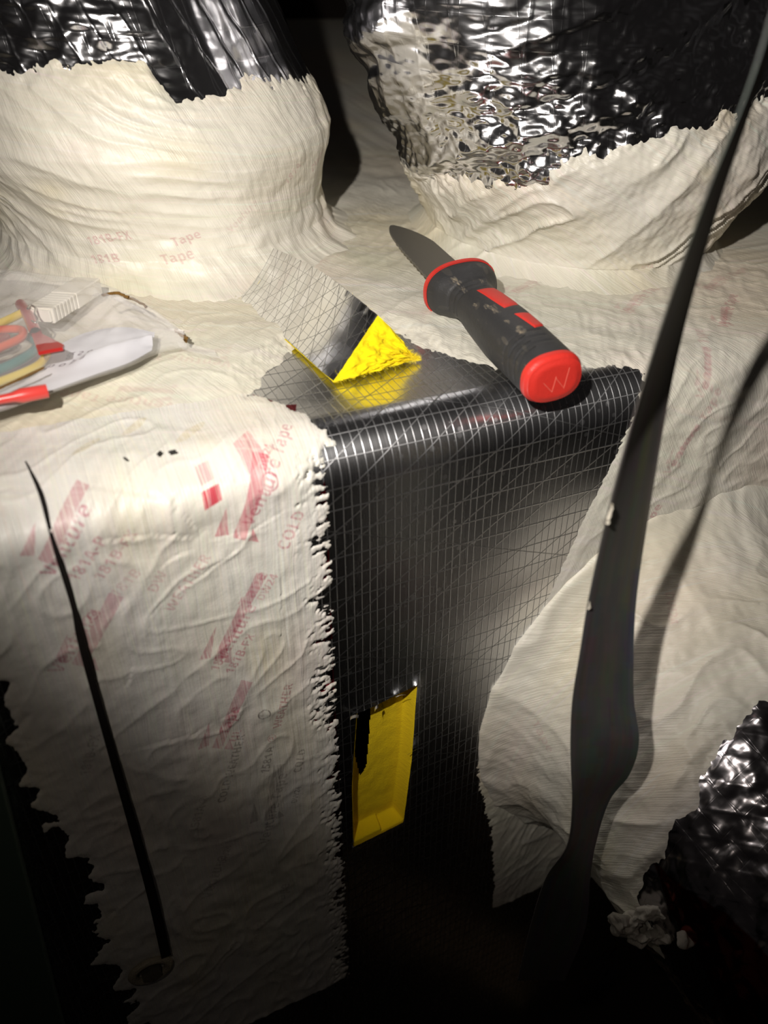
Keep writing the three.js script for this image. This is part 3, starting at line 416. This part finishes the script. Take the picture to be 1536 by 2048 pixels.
  // loose fibres along the cut faces
  const pos = []; const N = 2600;
  for (let i = 0; i < N; i++) {
    const onEdge = i < 1500; let a = rnd(), b = onEdge ? 1 - rnd() * rnd() * 0.25 : rnd(); let p0;
    if (i % 5 === 4) p0 = V().copy(B).lerp(D, rnd()); else p0 = V().copy(B).lerp(C, a).lerp(D, b);
    if (i % 7 === 6) p0 = V().copy(C).lerp(D, rnd()).lerp(V().copy(A2).lerp(D2, 0.5), rnd() * 0.6);
    const dir = V(0.6 + (rnd() - 0.5) * 1.6, (rnd() - 0.35) * 1.1, 0.5 + (rnd() - 0.5) * 1.6).normalize(), l = 0.0012 + rnd() * 0.0035, w = V(rnd() - 0.5, rnd() - 0.5, rnd() - 0.5).normalize().multiplyScalar(0.00009), m = p0.clone().addScaledVector(dir, l * 0.5).add(V((rnd() - 0.5) * 0.001, (rnd() - 0.5) * 0.001, (rnd() - 0.5) * 0.001)), e = p0.clone().addScaledVector(dir, l);
    pos.push(p0.x - w.x, p0.y - w.y, p0.z - w.z, p0.x + w.x, p0.y + w.y, p0.z + w.z, m.x, m.y, m.z, m.x - w.x, m.y - w.y, m.z - w.z, m.x + w.x, m.y + w.y, m.z + w.z, e.x, e.y, e.z);
  }
  const fg = new THREE.BufferGeometry(); fg.setAttribute('position', new THREE.Float32BufferAttribute(pos, 3)); fg.computeVertexNormals();
  const fz = mesh('fibreglass_fuzz', fg, new THREE.MeshStandardMaterial({ color: 0xffea30, roughness: 1, side: THREE.DoubleSide }), o); fz.userData.kind = 'stuff';
}
// ================================================================ insulation knife
{
  const P0 = V(0.1262, 0.0140, 0.011), P1 = V(0.1395, 0.0265, -0.118), ax = P1.clone().sub(P0).normalize(), wide = V(1, 0, 0).addScaledVector(ax, -ax.x).normalize(), upv = wide.clone().cross(ax).multiplyScalar(1).normalize(); if (upv.y < 0) upv.negate();
  wide.applyAxisAngle(ax, -0.12); upv.applyAxisAngle(ax, -0.12);
  const k = thing('utility_knife', 'insulation knife with a black and red grip and dark blade lying on the duct lid', 'knife', P0.toArray());
  const Lh = P0.distanceTo(P1);
  const A = [[0, 0.0166], [0.012, 0.0172], [0.03, 0.0172], [0.06, 0.017], [0.085, 0.0155], [0.1, 0.0142], [0.108, 0.0146], [0.114, 0.0185], [0.119, 0.0225], [0.124, 0.0238], [Lh, 0.0242]], Bt = [[0, 0.0134], [0.012, 0.014], [0.03, 0.0145], [0.06, 0.015], [0.085, 0.0138], [0.1, 0.0122], [0.108, 0.0124], [0.114, 0.0145], [0.119, 0.0165], [0.124, 0.0174], [Lh, 0.0176]];
  const smooth = (T, x) => (pl(T, x - 0.002) + 2 * pl(T, x) + pl(T, x + 0.002)) / 4, ex = 0.82;
  const pt = (t, a, off, p) => { const c = Math.cos(a), s = Math.sin(a), ra = smooth(A, t) + off, rb = smooth(Bt, t) + off; return p.set(0, 0, 0).addScaledVector(ax, t).addScaledVector(wide, ra * Math.sign(c) * Math.abs(c) ** ex).addScaledVector(upv, rb * Math.sign(s) * Math.abs(s) ** ex); };
  const body = (t0, t1, off, nt = 60, na = 96) => sheet(lines([0, 2 * PI, 2 * PI / na]), lines([t0, t1, (t1 - t0) / nt]), (a, t, p) => pt(t, a, typeof off === 'function' ? off(a, t) : off, p), null, (a, t) => [a / (2 * PI), t / Lh], true);
  const capEnd = (t, off, dome, n = 12) => sheet(lines([0, 2 * PI, 2 * PI / 96]), lines([0, 1, 1 / n]), (a, r, p) => { pt(t, a, off, p); const c = V().addScaledVector(ax, t); p.lerp(c, r); p.addScaledVector(ax, dome * ss(r, 0, 0.25)); }, null, (a, r) => [0.5 + 0.5 * (1 - r) * Math.cos(a), 0.5 + 0.5 * (1 - r) * Math.sin(a)]);
  const grime = canvas(1024, 512, (g, w, h) => { g.fillStyle = 'rgb(50,50,51)'; g.fillRect(0, 0, w, h); for (let i = 0; i < 260; i++) { const x = rnd() * w, y = rnd() * h, r = 3 + rnd() * rnd() * 30, t = rnd(); g.fillStyle = t < 0.35 ? `rgba(150,135,110,${0.06 + 0.22 * rnd()})` : `rgba(90,88,85,${0.15 * rnd()})`; g.beginPath(); g.ellipse(x, y, r, r * (0.3 + rnd() * 0.5), rnd() * 3, 0, 7); g.fill(); }
    for (const [x, y, r] of [[300, 260, 22], [320, 235, 14], [340, 110, 16], [280, 380, 20], [330, 70, 18], [250, 150, 10], [370, 200, 9], [200, 90, 12], [300, 330, 10]]) for (let i = 0; i < 14; i++) { g.fillStyle = 'rgba(168,152,126,0.32)'; g.beginPath(); g.ellipse(x + (rnd() - 0.5) * r * 2, y + (rnd() - 0.5) * r * 1.6, r * 0.5 * rnd() + 2, r * 0.35 * rnd() + 1, rnd() * 3, 0, 7); g.fill(); } });
  const black = new THREE.MeshPhysicalMaterial({ map: tex(grime, true), roughness: 0.55, bumpMap: grainTex, bumpScale: 0.0002 });
  const red = new THREE.MeshPhysicalMaterial({ color: 0xd8352c, roughness: 0.45, bumpMap: grainTex, bumpScale: 0.00015 });
  const grooves = (a, t) => { let o = 0; const s = Math.sin(a), c = Math.cos(a); if (s > -0.2 && c < 0.35) for (const q of [0.014, 0.0205, 0.027]) { const d = Math.abs(t - q - 0.004 * s); if (d < 0.0012) o -= 0.0006 * (1 - d / 0.0012); } if (t > 0.098 && c < 0.5 && s > -0.3) for (const q of [0.1, 0.105, 0.11]) { const d = Math.abs(t - q); if (d < 0.0012) o -= 0.0007 * (1 - d / 0.0012); } return o; };
  mesh('handle', mergeGeometries([body(0.0045, Lh - 0.003, grooves, 150), capEnd(0.0046, -0.0002, -0.0005), capEnd(Lh - 0.003, 0, 0.0005)]), black, k, 'black rubber grip smudged with mastic');
  mesh('end_cap', mergeGeometries([body(-0.0008, 0.0052, (a, t) => 0.0006 - 0.0014 * ss(-t, -0.0025, 0.0008), 12), capEnd(-0.0008, -0.0008, -0.0012)]), red, k, 'flat red end cap with scratches');
  mesh('guard_rim', mergeGeometries([body(Lh - 0.0035, Lh, 0.0007, 8), capEnd(Lh, 0.0006, 0.0004), capEnd(Lh - 0.0035, 0.0006, 0)]), red, k, 'thin red rim of the finger guard');
  // red panels let into the grip: corners in (t, angle)
  for (const q of [[[0.096, 1.75], [0.096, 1.05], [0.064, 0.95], [0.060, 1.6]], [[0.053, 1.55], [0.053, 0.95], [0.036, 0.85], [0.032, 1.38]]]) {
    const g = sheet(lines([0, 1, 0.05]), lines([0, 1, 0.05]), (a, b, p) => { const t = lerp(lerp(q[0][0], q[1][0], a), lerp(q[3][0], q[2][0], a), b), an = lerp(lerp(q[0][1], q[1][1], a), lerp(q[3][1], q[2][1], a), b), e = ss(Math.min(a, 1 - a, b, 1 - b), -0.01, 0.1); pt(t, an, -0.0004 + 0.0011 * e, p); }, null, (a, b) => [a, b]);
    mesh('grip_inlay', g, red, k, 'red plastic inlay in the grip');
  }
  for (const [a0, a1, t] of [[1.75, 2.9, 0.0105], [1.75, 2.85, 0.017], [1.75, 2.8, 0.0235]]) { const pts = []; for (let i = 0; i <= 12; i++) { const a = lerp(a0, a1, i / 12); pts.push(pt(t + 0.004 * Math.sin(a) - 0.002 * (i / 12), a, 0.0001, V())); } mesh('grip_rib', tube(pts, 0.0005, 30, 6), black, k); }
  // scratched strokes on the cap
  const cp = (x, y) => V().addScaledVector(ax, -0.00205).addScaledVector(wide, x).addScaledVector(upv, y), pale = new THREE.MeshStandardMaterial({ color: 0xf08a78, roughness: 0.6 });
  for (const [a, b, c, d] of [[-0.0075, 0.001, -0.002, -0.006], [-0.002, -0.006, 0.0, 0.003], [-0.0005, 0.0025, 0.0045, -0.0045], [0.005, -0.0055, 0.0075, 0.0065]]) mesh('scratch', tube([cp(a, b), cp((a + c) / 2, (b + d) / 2), cp(c, d)], 0.00012, 6, 5), pale, k);
  // blade: lies in the wide plane, back edge to the right
  const bl = new THREE.Shape(); bl.moveTo(-0.0135, 0); for (let i = 0; i < 26; i++) { const y = i * 0.0037; bl.lineTo(-0.0135 + (i % 2 ? 0.0007 : 0) + 0.002 * (y / 0.096) ** 2, y); } bl.quadraticCurveTo(-0.0095, 0.116, -0.0045, 0.1235); bl.quadraticCurveTo(-0.003, 0.124, -0.002, 0.1225); bl.quadraticCurveTo(0.009, 0.105, 0.0125, 0.078); bl.lineTo(0.0135, 0); bl.closePath();
  const bg = new THREE.ExtrudeGeometry(bl, { depth: 0.0012, bevelEnabled: true, bevelThickness: 0.0006, bevelSize: 0.0007, bevelSegments: 2, curveSegments: 20 }); bg.translate(0, 0, -0.0006);
  const bm = mesh('blade', bg, new THREE.MeshStandardMaterial({ color: 0x6d6a63, metalness: 0.45, roughness: 0.5, bumpMap: grainTex, bumpScale: 0.00005 }), k, 'grey serrated steel blade');
  const mtx = new THREE.Matrix4().makeBasis(wide, ax, wide.clone().cross(ax)); bm.quaternion.setFromRotationMatrix(mtx); bm.position.copy(ax.clone().multiplyScalar(Lh - 0.001));
}

// ================================================================ plastic bag of electrical fittings
{
  const low = [[-0.2, 0.018, -0.05], [-0.144, 0.018, -0.062], [-0.12, 0.018, -0.074], [-0.097, 0.02, -0.081], [-0.078, 0.02, -0.09], [-0.061, 0.02, -0.105], [-0.0435, 0.019, -0.112]], upr = [[-0.2, 0.045, -0.24], [-0.131, 0.04, -0.231], [-0.114, 0.04, -0.217], [-0.085, 0.038, -0.194], [-0.064, 0.032, -0.164], [-0.048, 0.025, -0.135], [-0.041, 0.02, -0.116]];
  const cl = new THREE.CatmullRomCurve3(low.map((q) => V(...q))), cu = new THREE.CatmullRomCurve3(upr.map((q) => V(...q)));
  const bag = thing('plastic_bag', 'crumpled clear plastic bag of wires and paper at left on the duct lid', 'bag');
  const film = (sgn) => sheet(lines([0, 1, 0.008]), lines([0, 1, 0.01]), (a, b, p) => {
    p.copy(cl.getPoint(a)).lerp(cu.getPoint(a), b); const e = Math.sin(b * PI) ** 0.6, k = 1 - 0.6 * ss(a, 0.6, 1), w = crumple(a * 0.17, b * 0.15, 0.045, 0.006, 0, 4, 0.8) + crumple(a * 0.17 + 1, b * 0.15, 0.016, 0.0016, 1, 4, 0.8);
    if (sgn > 0) p.y += e * k * (0.0125 + 1.5 * w); else { p.y += e * k * (-0.011 + 0.4 * w); }
    p.y = Math.max(p.y, baseY(p.z) + 0.0045 + (sgn > 0 ? 0.002 : 0));
  }, null, (a, b) => [a, b], true);
  const clear = new THREE.MeshPhysicalMaterial({ color: 0xf2f0ee, roughness: 0.1, transparent: true, opacity: 0.24, side: THREE.DoubleSide, specularIntensity: 1 });
  mesh('bag_film', mergeGeometries([film(1), film(-1)]), clear, bag, 'clear crinkled film');
  // flat sealed tail of the bag at its tip
  mesh('bag_seal', sheet(lines([0, 1, 0.1]), lines([0, 1, 0.1]), (a, b, p) => { p.set(lerp(-0.047, -0.029, a) , 0.0195 - 0.004 * a + 0.001 * Math.sin(b * 9), lerp(-0.116, -0.1, b) + 0.012 * a); }, null, (a, b) => [a, b], true), clear, bag, 'flat tail of the bag');
  const glue = new THREE.MeshPhysicalMaterial({ color: 0x9c7434, roughness: 0.4, bumpMap: grainTex, bumpScale: 0.0006 });
  const smear = (P, r, parent, name) => { const g = tube(P.map((q) => V(...q)), r, 30, 7), A = g.attributes.position; for (let i = 0; i < A.count; i++) { const k = r * 1.2 * N2(A.getX(i) * 400, A.getY(i) * 400, A.getZ(i) * 400); A.setXYZ(i, A.getX(i) + k, A.getY(i) + k * 0.4, A.getZ(i) + k); } g.computeVertexNormals(); return mesh(name, g, glue, parent); };
  smear([[-0.0445, 0.0222, -0.126], [-0.0425, 0.0215, -0.122], [-0.0415, 0.021, -0.115], [-0.043, 0.0205, -0.1105]], 0.0012, bag, 'glue_smear'); smear([[-0.066, 0.034, -0.164], [-0.06, 0.033, -0.156], [-0.056, 0.031, -0.148]], 0.0008, bag, 'glue_smear'); smear([[-0.08, 0.043, -0.142], [-0.072, 0.042, -0.146], [-0.066, 0.04, -0.142]], 0.0009, bag, 'glue_smear'); smear([[-0.15, 0.0255, -0.066], [-0.135, 0.0265, -0.075], [-0.12, 0.0275, -0.085]], 0.0007, bag, 'glue_smear');
  tag(smear([[-0.032, 0.0095, -0.123], [-0.027, 0.0098, -0.119], [-0.022, 0.0095, -0.116], [-0.0165, 0.0092, -0.111]], 0.0014, scene, 'glue_drip'), 'short tan string of dried glue on the white lid by the bag tip', 'glue');
  // white connector block
  const dirB = V(0.57, 0, -0.82).normalize(), cb = thing('connector_block', 'white ribbed plastic connector block showing through the bag film', 'connector', [-0.0985, 0.0335, -0.174]), white = new THREE.MeshStandardMaterial({ color: 0xf1ece0, roughness: 0.5 });
  cb.scale.setScalar(1.1); cb.rotation.set(0, Math.atan2(-dirB.z, dirB.x), 0);
  const bar = (x0, x1, w, h) => { const sh = new THREE.Shape(); sh.moveTo(x0, -h / 2); sh.lineTo(x1, -h / 2); sh.lineTo(x1, h / 2); sh.lineTo(x0, h / 2); sh.closePath(); return new THREE.ExtrudeGeometry(sh, { depth: w - 0.0012, bevelEnabled: true, bevelThickness: 0.0006, bevelSize: 0.0006, bevelSegments: 2 }).translate(0, 0, -w / 2 + 0.0006); };
  mesh('block_head', bar(0, 0.026, 0.015, 0.0075), white, cb); mesh('block_body', bar(-0.026, 0.001, 0.012, 0.005), white, cb);
  for (let i = 0; i < 7; i++) mesh('rib', bar(-0.0245 + i * 0.0035, -0.0228 + i * 0.0035, 0.0145, 0.0068), white, cb);
  const wire = (name, P, r, color, label) => tag(mesh(name, tube(P.map((q) => V(...q)), r, 60, 10), new THREE.MeshPhysicalMaterial({ color, roughness: 0.35, clearcoat: 0.3 })), label, 'wire');
  wire('electrical_wire', [[-0.19, 0.03, -0.122], [-0.16, 0.0325, -0.134], [-0.137, 0.0325, -0.149], [-0.1195, 0.034, -0.1625]], 0.0024, 0xe6c81c, 'bright yellow straight wire inside the bag, ending at the white block');
  wire('electrical_wire', [[-0.175, 0.027, -0.108], [-0.152, 0.028, -0.109], [-0.1386, 0.03, -0.1164], [-0.127, 0.0305, -0.127], [-0.1265, 0.031, -0.138], [-0.138, 0.0305, -0.1445], [-0.16, 0.03, -0.144]], 0.0023, 0xdd5526, 'orange looped wire inside the bag below the yellow one');
  wire('electrical_wire', [[-0.175, 0.0225, -0.094], [-0.155, 0.023, -0.0965], [-0.138, 0.0245, -0.102], [-0.125, 0.0255, -0.113], [-0.1195, 0.0255, -0.127], [-0.123, 0.0255, -0.14]], 0.0026, 0x1f6f6c, 'dark teal looped wire inside the bag between orange and yellow loops');
  wire('electrical_wire', [[-0.175, 0.0215, -0.082], [-0.155, 0.0215, -0.0855], [-0.138, 0.022, -0.092], [-0.1225, 0.0225, -0.103], [-0.1165, 0.0225, -0.117]], 0.0022, 0xd9bf3a, 'pale yellow looped wire lowest in the bag, resting on the paper');
  wire('electrical_wire', [[-0.175, 0.0275, -0.126], [-0.15, 0.0285, -0.127], [-0.137, 0.0285, -0.131], [-0.1345, 0.0285, -0.136], [-0.142, 0.0285, -0.139], [-0.165, 0.0285, -0.138]], 0.0022, 0x8c1c18, 'dark red short looped wire nested inside the orange loop');
  const rp = new THREE.MeshPhysicalMaterial({ color: 0xb3231f, roughness: 0.35, clearcoat: 0.4 }), cr = thing('crimp_terminal', 'red spade terminal with a bent wire clip, inside the bag beside the wire loops', 'connector');
  mesh('sleeve', tube([V(-0.1235, 0.0335, -0.176), V(-0.1215, 0.0345, -0.155), V(-0.1195, 0.0335, -0.122)], 0.0032, 20, 10), rp, cr);
  const sp = new THREE.Shape([[0, 0], [0.0045, 0.002], [0.0135, 0.024], [0.0125, 0.0285], [0.001, 0.03]].map((q) => new THREE.Vector2(...q))); const spg = new THREE.ExtrudeGeometry(sp, { depth: 0.0012, bevelEnabled: true, bevelSize: 0.0004, bevelThickness: 0.0004, bevelSegments: 1 }).rotateX(PI / 2); spg.translate(-0.1215, 0.0325, -0.124);
  mesh('spade', spg, rp, cr);
  mesh('wire_clip', tube([V(-0.1205, 0.0385, -0.15), V(-0.1185, 0.039, -0.154), V(-0.1165, 0.0385, -0.15), V(-0.1175, 0.038, -0.14), V(-0.1165, 0.0375, -0.131), V(-0.1185, 0.037, -0.128), V(-0.12, 0.037, -0.132)], 0.0006, 50, 7), new THREE.MeshStandardMaterial({ color: 0xd8d4cc, metalness: 1, roughness: 0.3 }), cr, 'bright bent metal clip');
  const tg = new THREE.LatheGeometry([[0, 0], [0.0034, 0], [0.0036, 0.012], [0.0024, 0.016], [0.0018, 0.034], [0, 0.034]].map((q) => new THREE.Vector2(...q)), 24).rotateZ(PI / 2);
  const bt = mesh('butt_connector', tg, new THREE.MeshPhysicalMaterial({ color: 0xe04a44, roughness: 0.3, clearcoat: 0.5 })); bt.position.set(-0.121, 0.0235, -0.064); bt.rotation.y = 0.06; tag(bt, 'glossy light red tube connector at the bottom corner of the bag', 'connector');
  // folded paper with dark lettering
  const pn = [[-0.2, 0.0185, -0.052], [-0.145, 0.0185, -0.0635], [-0.12, 0.0185, -0.0755], [-0.097, 0.0205, -0.0825], [-0.078, 0.0205, -0.0915], [-0.063, 0.0205, -0.1045]], pf = [[-0.2, 0.018, -0.13], [-0.145, 0.018, -0.13], [-0.115, 0.0195, -0.134], [-0.092, 0.022, -0.145], [-0.072, 0.024, -0.139], [-0.057, 0.0235, -0.124]];
  const c1 = new THREE.CatmullRomCurve3(pn.map((q) => V(...q))), c2 = new THREE.CatmullRomCurve3(pf.map((q) => V(...q)));
  const pc = canvas(512, 256, (g, w, h) => { g.fillStyle = 'rgb(214,214,222)'; g.fillRect(0, 0, w, h); g.fillStyle = 'rgba(60,40,62,0.8)'; g.font = 'bold 34px sans-serif'; g.save(); g.translate(205, 150); g.rotate(-0.5); g.fillText('b o p a', 0, 0); g.fillText('& s o', 30, 40); g.restore(); });
  mesh('paper_sheet', sheet(lines([0, 1, 0.012]), lines([0, 1, 0.04]), (a, b, p) => { p.copy(c1.getPoint(a)).lerp(c2.getPoint(a), b); p.y += 0.004 * Math.exp(-(((b - 0.35 - 0.3 * (a - 0.6)) / 0.1) ** 2)) * ss(a, 0.45, 0.65) + 0.0012 * N2(a * 8, b * 5, 3) * Math.sin(b * PI); }, null, (a, b) => [a, 1 - b], true), new THREE.MeshStandardMaterial({ map: tex(pc, true), roughness: 0.8, side: THREE.DoubleSide })).userData = { label: 'folded white instruction paper inside the plastic bag', category: 'paper' };
}
// ================================================================ specks and crumbs
{
  const dark = new THREE.MeshStandardMaterial({ color: 0x171311, roughness: 0.6 }), n = V();
  for (const [x, q, turn, l, label] of [[-0.0791, -0.0133, 0.9, 0.0021, 'black grain-shaped speck at the lid edge, left one of a close pair'], [-0.073, -0.0127, 0.05, 0.0022, 'black grain-shaped speck at the lid edge, right one of a close pair'], [-0.0948, -0.014, 2.0, 0.0016, 'greyish brown short speck lying alone left of the black pair']]) {
    const g = new THREE.CapsuleGeometry(l * 0.33, l * 1.1, 6, 12).rotateZ(PI / 2); const m = mesh('speck', g, dark); boxS(x, q, m.position); m.position.addScaledVector(boxN(x, q, n), 0.0036); m.rotation.set(0, turn, 0); tag(m, label, 'debris');
  }
}
// ================================================================ mastic lump and crumb on the branch
{
  const crust = masticMat(null, 0, 8, 0.0005); crust.color.setRGB(0.62, 0.58, 0.5);
  const l = thing('mastic_lump', 'rough ring-shaped lump of mastic at the lower end of the cream branch', 'mastic', [0.1535, -0.314, 0.1445]);
  const rough = (g, k, f) => { const P = g.attributes.position; g.computeVertexNormals(); const Nn = g.attributes.normal; for (let i = 0; i < P.count; i++) { const d = k * fbm(P.getX(i) * f, P.getY(i) * f, P.getZ(i) * f, 3); P.setXYZ(i, P.getX(i) + Nn.getX(i) * d, P.getY(i) + Nn.getY(i) * d, P.getZ(i) + Nn.getZ(i) * d); } g.computeVertexNormals(); return g; };
  const ring = mesh('crust_ring', rough(new THREE.TorusGeometry(0.0135, 0.0075, 40, 90), 0.008, 90), crust, l); ring.rotation.set(-0.5, -0.5, 0.1); ring.scale.set(1.25, 0.85, 0.9); l.scale.setScalar(0.72);
  const tail = mesh('crust_tail', rough(new THREE.CapsuleGeometry(0.008, 0.022, 24, 60).rotateZ(0.9), 0.006, 110), crust, l); tail.position.set(-0.018, -0.006, -0.012);
  const c = mesh('mastic_crumb', rough(new THREE.SphereGeometry(0.007, 50, 30).scale(1.5, 0.55, 0.9), 0.003, 160), crust); c.position.set(0.1632, -0.3035, 0.163); c.rotation.set(0.6, 0.2, -0.35); tag(c, 'small pale mastic crumb on the dark foil just right of the lump', 'mastic');
}
// ================================================================ dark things round the duct
{
  const g = new THREE.Shape([[-0.75, -0.84], [-0.2430, -0.84], [-0.1858, -0.13], [-0.75, -0.13]].map((q) => new THREE.Vector2(...q)));
  const panel = mesh('metal_panel', new THREE.ExtrudeGeometry(g, { depth: 0.012, bevelEnabled: true, bevelSize: 0.001, bevelThickness: 0.001, bevelSegments: 2 }), new THREE.MeshStandardMaterial({ color: 0x46584a, roughness: 0.6, bumpMap: grainTex, bumpScale: 0.0003 })); panel.position.z = 0.006; tag(panel, 'dark green painted metal panel at the lower left edge', 'panel');
  const card = new THREE.MeshStandardMaterial({ color: 0x6a5238, roughness: 0.9, bumpMap: grainTex, bumpScale: 0.001 });
  const box = thing('cardboard_box', 'brown cardboard box standing on the dark floor below the branch duct', 'box', [0.36, -0.8, 0.2]); box.rotation.y = 0.5;
  mesh('carton', new THREE.BoxGeometry(0.22, 0.1, 0.16).translate(0, 0.05, 0), card, box); for (const k of [-1, 1]) { const f = mesh('flap', new THREE.BoxGeometry(0.22, 0.004, 0.078), card, box); f.position.set(0, 0.102, k * 0.0405); }
  const bd = mesh('wood_board', new THREE.BoxGeometry(0.07, 0.02, 0.3), new THREE.MeshStandardMaterial({ color: 0x8a7458, roughness: 0.85, bumpMap: strokeTex, bumpScale: 0.001 })); bd.position.set(0.15, -0.79, 0.16); bd.rotation.y = -0.65; tag(bd, 'short pale wooden board lying on the dark floor', 'board');
}
renderer.render(scene, camera);
